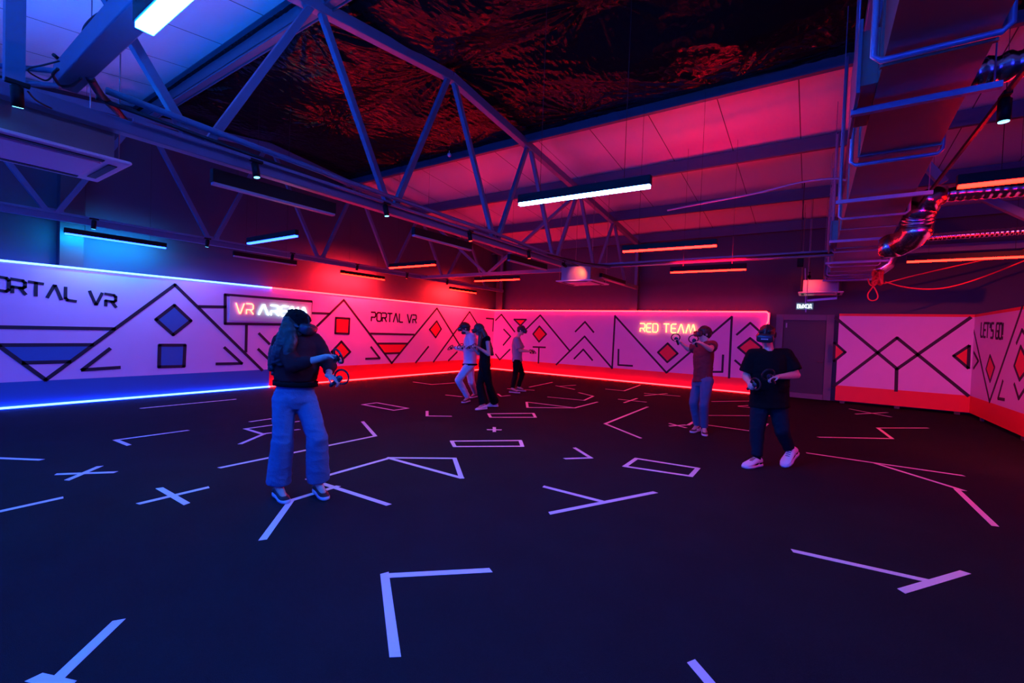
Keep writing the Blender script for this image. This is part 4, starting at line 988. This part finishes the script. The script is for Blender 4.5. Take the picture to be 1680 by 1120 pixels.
    if opts.get('undershirt'):
        c = lerp(hm,sm,lowt-.005); mb = MB(); r_ = rh; f_ = fh
        mb.loft([(c-U*.03*k, r_, f_, (lw[0]+.04)*k*fat, (lw[1]+.04)*k*fat),(c+U*.01*k, r_, f_, (lw[0]+.04)*k*fat, (lw[1]+.04)*k*fat)], 28); q = mb.build('dark_hem', opts['undershirt']); q.parent = so; q.matrix_parent_inverse = so.matrix_world.inverted() if False else Matrix.Identity(4)
    # ---- hair
    hm_ = opts['hair']; hb = MB(); hs = opts.get('hairstyle','short')
    hb.ell(H(0,-.016,.040), (.083*k,.100*k,.092*k), Bh, 24, 16)
    hb.ell(H(0,-.045,.0), (.076*k,.066*k,.075*k), Bh, 20, 12)
    if hs == 'short':
        for i in range(26):
            a_ = random.Random(i*7+3); x = a_.uniform(-.06,.06); y = a_.uniform(-.07,.07)
            hb.ell(H(x,y,.108-abs(x)*.35-abs(y)*.25), (.022*k,.026*k,.018*k), Bh, 8, 6)
    if hs == 'long':
        bk = opts.get('hair_to')
        for i,(hx,q) in enumerate(bk):
            st = H(hx, -.055, .03); P = [st] + [pt(z_) for z_ in q]; hb.tube(spline(P,6), [lerp(.050,.030,min(1,n_/(6*(len(P)-1))))*k*opts.get('hair_r',1) for n_ in range(6*(len(P)-1)+1)], 10)
        for v_ in (-1,1): hb.ell(H(v_*.072,.01,-.03), (.018*k,.05*k,.085*k), Bh, 12, 8)
    hr_o = remeshed(hb, 'hair', hm_, None, .0075, 3, fold=.004, fscale=22); adopt(root, hr_o)
    if opts.get('beard'):
        bb = MB(); bb.ell(H(0,.040,-.075), (.058*k,.060*k,.045*k), Bh, 16, 12); adopt(root, remeshed(bb, 'beard', hm_, None, .0075, 3))
    if opts.get('cap'):
        cb_ = MB(); cb_.ell(H(0,-.012,.052), (.095*k,.113*k,.088*k), Bh, 24, 16)
        for i in range(40):
            a_ = random.Random(i*5+1); th = a_.uniform(0,6.28); ph = a_.uniform(.1,1.15)
            cb_.ell(H(.09*math.sin(ph)*math.cos(th), -.012+.108*math.sin(ph)*math.sin(th), .052+.083*math.cos(ph)), (.024*k,.024*k,.016*k), Bh, 8, 6)
        adopt(root, remeshed(cb_, 'hair_cover', opts['cap'], None, .0065, 2))
    # ---- shoes
    for s_ in 'RL':
        he, to_ = j['o'+s_], j['t'+s_]
        he.z = max(he.z,.004) if opts.get('lift'+s_) else .004; to_.z = .004
        shoe(root, he, to_, opts.get('shoe_up',(0,0,1)), opts['shoe'], opts['sole'], k=opts.get('shoe_k',1.0), accent=opts.get('shoe_accent'))
        if opts.get('sock'): adopt(root, MB().cone(j['a'+s_]+V((0,0,.05)), j['a'+s_]+V((0,0,-.02)), .043*k, .046*k).build('sock', opts['sock']))
    # ---- headset and controllers
    headset(hc, hf, hu, opts['hs_label'], opts.get('hs_mat', M_LENS), logo=opts.get('logo'), k=k*opts.get('hs_k',1.0))
    for s_ in 'RL':
        g_, th, d_, pm = gr[s_]
        controller(g_ - pm*.004, dirv(opts['cax'+s_]) if opts.get('cax'+s_) else th, opts.get('cu'+s_) and dirv(opts['cu'+s_]) or d_, opts['c'+s_+'_label'], k=k*opts.get('ck',1.0))
    return root, j

cam_side = (0,0,0)
HAIR = mat('dark_hair', (.018,.013,.012), .5); HAIRB = mat('brown_hair', (.07,.045,.03), .45)
DENIM = mat('blue_denim', (.085,.17,.30), .8, spec=.15, bump=.2, bscale=90, var=.08); DENIM2 = mat('grey_blue_denim', (.085,.11,.20), .8, spec=.15, bump=.2, bscale=90)
BLK = mat('black_cloth', (.006,.0065,.007), .9, spec=.08); NAVY = mat('black_navy_cloth', (.009,.016,.025), .85, spec=.1); MAROON = mat('dark_red_cloth', (.07,.010,.013), .9, spec=.1)
REDTEE = mat('dark_red_tee', (.14,.022,.03), .85, spec=.15); WHT = mat('white_cloth', (.72,.72,.76), .8); GREYT = mat('grey_tee', (.30,.30,.36), .85)
SHW = mat('white_shoe', (.75,.72,.74), .5); SHB = mat('black_shoe', (.015,.015,.018), .5); SOLW = mat('pale_sole', (.55,.58,.65), .5); SHR = mat('dark_trainer', (.06,.03,.035), .6)
M_LOGO = mat('pale_logo', (.8,.8,.82), .5); M_SOCK = mat('grey_sock', (.3,.3,.32), .8)
RH_DN = ((.9,.3,-.2),(0,0,-1),(0,1,0))

# ---- woman in jeans, left foreground
person('person', 'person with long hair, dark red sweater and wide blue jeans, nearest on the left', fl(490,812), {
 'sR':(463,562,.05),'sL':(515,560,-.02),'neck':(488,551,0),'eR':(482,600,.22),'wR':(535,585,.34),'eL':(541,600,.03),'wL':(539,616,.20),
 'hR':(467,655,.02),'hL':(500,655,0),'kR':(464,720,.06),'kL':(520,715,.10),'aR':(459,796,0),'aL':(521,793,.02),
 'oR':(452,812,.0),'tR':(471,827,.10),'oL':(515,804,.0),'tL':(539,824,.10)},
 ((486,534,0),(.80,.45,-.35),(.25,.1,1)), (.55,.8,0),
 dict(k=.97, fat=.93, top=MAROON, topname='sweater', sleeve='long', cuff_t=.42, cuff_r=.050, sl_r=.064, top_e=.028, top_low=.34, top_loww=(.160,.125), waist=1.32, waist_t=.36, trousers=DENIM, hem=(.102,.085), knee_r=.090, hem_t=.95, tr_e=.018, hipw=1.08, belt=BLK,
  hair=HAIR, hairstyle='long', cap=BLK, hair_r=1.15, hair_to=[(-.08,[(463,552,.0),(450,575,.02),(447,600,.03)]),(-.07,[(465,550,.06),(455,575,.10),(452,597,.10)]),(-.06,[(462,560,-.02),(455,590,-.02),(452,615,0)]),(-.02,[(470,560,-.08),(463,590,-.06),(462,600,-.05)]),(.03,[(466,548,.10),(460,575,.13),(462,600,.12)]),(.05,[(478,560,.15),(472,580,.18),(474,598,.18)]),(-.04,[(456,565,.04),(449,592,.04),(447,608,.04)])],
  shoe=SHB, sole=SOLW, handR=((.95,.1,.05),(0,.25,-.9),(.0,.8,.5),.8), handL=((.85,.4,-.35),(.2,-.2,-1),(-.3,.7,.4),.9), cuR=(.8,0,.5), caxL=(.75,.1,.6), cuL=(-.3,.9,.1),
  hs_label='dark headset worn by the long-haired woman in jeans', cR_label='black controller in the upper raised hand of the woman in jeans', cL_label='ring-topped controller in the lower hand of the woman in jeans', hs_k=1.05, ck=1.15))
# ---- man in black T-shirt, right
person('person', 'person in a black T-shirt, dark trousers and chunky white trainers, walking toward the viewer', fl(1258,762), {
 'sR':(1236,583,.05),'sL':(1289,583,-.03),'neck':(1262,573,0),'eR':(1224,617,.05),'wR':(1229,627,.22),'eL':(1306,615,.02),'wL':(1278,618,.24),
 'hR':(1249,655,.02),'hL':(1275,655,-.02),'kR':(1242,703,.12),'kL':(1283,706,.04),'aR':(1239,748,.10),'aL':(1297,741,-.22),
 'oR':(1245,764,.08),'tR':(1222,768,.22),'oL':(1305,744,-.24),'tL':(1286,762,-.0)},
 ((1258,551,.02),(-.12,.95,-.32),(0,.15,1)), (-.1,1,0),
 dict(k=1.06, fat=1.08, top=BLK, topname='t_shirt', sleeve='short', sl_t=.80, top_e=.026, top_low=-.16, top_loww=(.178,.135), waist=1.2, trousers=NAVY, hem=(.058,.055), knee_r=.074, hem_t=.92, liftL=True,
  hair=HAIR, shoe=SHW, sole=SHW, shoe_accent=BLK, shoe_k=1.25, sock=BLK, arm=1.12,
  handR=((.1,.75,-.35),(.8,.1,-.3),(.1,.3,.9),1.0), handL=((-.88,.4,-.05),(0,-.1,-1),(0,.9,.3),1.0), caxR=(.7,.3,.5), cuR=(-.2,.9,.2), caxL=(-.55,.2,.75), cuL=(.1,1,.15),
  hs_label='red-lit headset with pale lettering worn by the man in the black T-shirt', logo=M_LOGO, cR_label='controller in the lowered hand nearer the partition of the man in the black T-shirt', cL_label='ring-topped controller held before the belly of the man in the black T-shirt', ck=1.15))
# ---- man in dark red T-shirt aiming
person('person', 'person in dark red T-shirt and jeans aiming with both arms raised by RED TEAM sign', fl(1149,712), {
 'sR':(1141,570,-.10),'sL':(1169,566,.10),'neck':(1158,561,0),'eR':(1130,573,-.16),'wR':(1118,563,-.08),'eL':(1166,573,.34),'wL':(1150,563,.48),
 'hR':(1146,625,-.08),'hL':(1160,625,.08),'kR':(1138,660,-.04),'kL':(1155,662,.10),'aR':(1143,698,-.12),'aL':(1156,702,.06),
 'oR':(1149,706,-.14),'tR':(1131,711,.0),'oL':(1154,709,.0),'tL':(1157,717,.25)},
 ((1156,548,0),(-.92,.35,-.08)), (-.8,.5,0),
 dict(k=.97, fat=.95, top=REDTEE, topname='t_shirt', sleeve='short', sl_t=.55, top_e=.020, top_low=-.02, top_loww=(.165,.125), waist=1.15, trousers=DENIM2, hem=(.062,.058), knee_r=.074, hem_t=.97,
  hair=HAIR, shoe=SHR, sole=SHW, shoe_accent=SHW, handR=((-.6,.2,.6),(-.3,.2,-.7),(.0,1,.2),.9), handL=((-.9,.25,.35),(-.2,-.2,-.9),(.1,-.9,.2),.9), caxR=(-.3,.1,.9), cuR=(-.2,.9,.2), caxL=(-.4,.1,.9), cuL=(-.1,1,.1),
  hs_label='red-lit headset worn by the man aiming under the RED TEAM sign', cR_label='glowing-edged ring controller in the far outstretched hand of the aiming man', cL_label='ring controller in the near outstretched hand of the aiming man', hs_mat=M_LENS, ck=1.2))
# ---- bearded man in white
person('person', 'bearded person in white sweatshirt and white trousers facing left', fl(771,661), {
 'sR':(769,552,-.17),'sL':(775,551,.17),'neck':(771,547,0),'eR':(763,573,-.20),'wR':(747,570,-.18),'eL':(776,573,.28),'wL':(764,569,.32),
 'hR':(770,596,-.09),'hL':(772,596,.09),'kR':(773,626,-.08),'kL':(752,623,.10),'aR':(777,645,-.12),'aL':(764,648,.08),
 'oR':(782,651,-.12),'tR':(772,653,-.05),'oL':(772,658,.08),'tL':(756,662,.12)},
 ((763,539,0),(-.97,.15,-.22)), (-1,.1,0),
 dict(k=.99, fat=.98, top=WHT, topname='sweatshirt', sleeve='long', cuff_t=.9, cuff_r=.040, sl_r=.054, top_e=.022, top_low=-.02, top_loww=(.170,.125), waist=1.2, undershirt=BLK, trousers=WHT, hem=(.060,.058), knee_r=.074, hem_t=.97,
  hair=HAIR, beard=True, shoe=SHR, sole=SHW, handR=((-.95,0,.05),(0,0,-1),(0,1,0),.9), handL=((-.9,.2,.1),(0,-.1,-1),(0,-1,.3),.9), cuR=(-.7,0,.7), cuL=(-.6,.3,.8),
  hs_label='dark headset worn by the bearded man in white', cR_label='black controller in the far outstretched hand of the man in white', cL_label='black controller in the near hand of the man in white', ck=1.25))
# ---- woman in black
person('person', 'person with very long hair, black sleeveless top and flared black trousers beside person in white', fl(800,670), {
 'sR':(793,557,-.13),'sL':(800,556,.13),'neck':(795,552,0),'eR':(786,580,-.15),'wR':(777,571,-.12),'eL':(802,581,.18),'wL':(785,570,.24),
 'hR':(794,600,-.08),'hL':(796,600,.08),'kR':(787,632,.06),'kL':(803,634,-.02),'aR':(795,662,.10),'aL':(814,652,-.05),
 'oR':(798,671,.10),'tR':(780,673,.14),'oL':(812,667,-.0),'tL':(800,667,-.08)},
 ((786,541,0),(-.93,.2,-.3)), (-1,.1,0),
 dict(k=.92, fat=.92, top=BLK, topname='sleeveless_top', sleeve='tank', top_e=.008, top_low=.0, trousers=BLK, hem=(.115,.10), knee_r=.078, hem_t=.98, tr_e=.02, hipw=1.1,
  hair=HAIRB, hairstyle='long', hair_to=[(-.04,[(795,550,.06),(801,565,.09),(806,580,.10)]),(.0,[(797,550,0),(804,566,0),(808,583,0)]),(.04,[(795,550,-.06),(802,565,-.06),(806,580,-.06)]),(.06,[(788,552,.12),(786,566,.14),(786,577,.14)])],
  shoe=SHW, sole=SHW, handR=((-.9,0,.3),(0,0,-1),(0,1,0),.9), handL=((-.85,.2,.4),(0,-.1,-1),(0,-1,.3),.9), cuR=(-.5,0,.8), cuL=(-.5,.2,.8),
  hs_label='dark headset on the long-haired woman in black', cR_label='controller in the far hand of the woman in black', cL_label='controller in the near raised hand of the woman in black', cap=None))
# ---- farthest man
person('person', 'person in a grey T-shirt and black trousers, farthest away, near the corner', fl(848,642), {
 'sR':(847,557,.16),'sL':(849,557,-.16),'neck':(849,552,0),'eR':(853,575,.20),'wR':(866,576,.22),'eL':(858,575,-.18),'wL':(870,576,-.16),
 'hR':(848,592,.08),'hL':(849,592,-.08),'kR':(845,616,.06),'kL':(857,613,-.10),'aR':(842,638,.06),'aL':(852,637,-.10),
 'oR':(839,644,.06),'tR':(850,645,.10),'oL':(849,641,-.10),'tL':(860,642,-.06)},
 ((855,542,0),(.93,.2,-.30)), (1,.1,0),
 dict(k=.97, fat=.97, top=GREYT, topname='t_shirt', sleeve='short', sl_t=.8, top_e=.020, top_low=-.02, waist=1.15, trousers=BLK, hem=(.055,.052), knee_r=.066, hem_t=.97,
  hair=HAIR, shoe=SHR, sole=SOLW, handR=((.9,.1,-.05),(0,0,-1),(0,-1,.2),.9), handL=((.9,0,.0),(0,0,-1),(0,1,.2),.9), cuR=(.6,.2,.7), cuL=(.6,0,.7),
  hs_label='dark headset on the farthest man by the corner', cR_label='controller in the near hand of the farthest man', cL_label='controller in the far hand of the farthest man', ck=1.2))
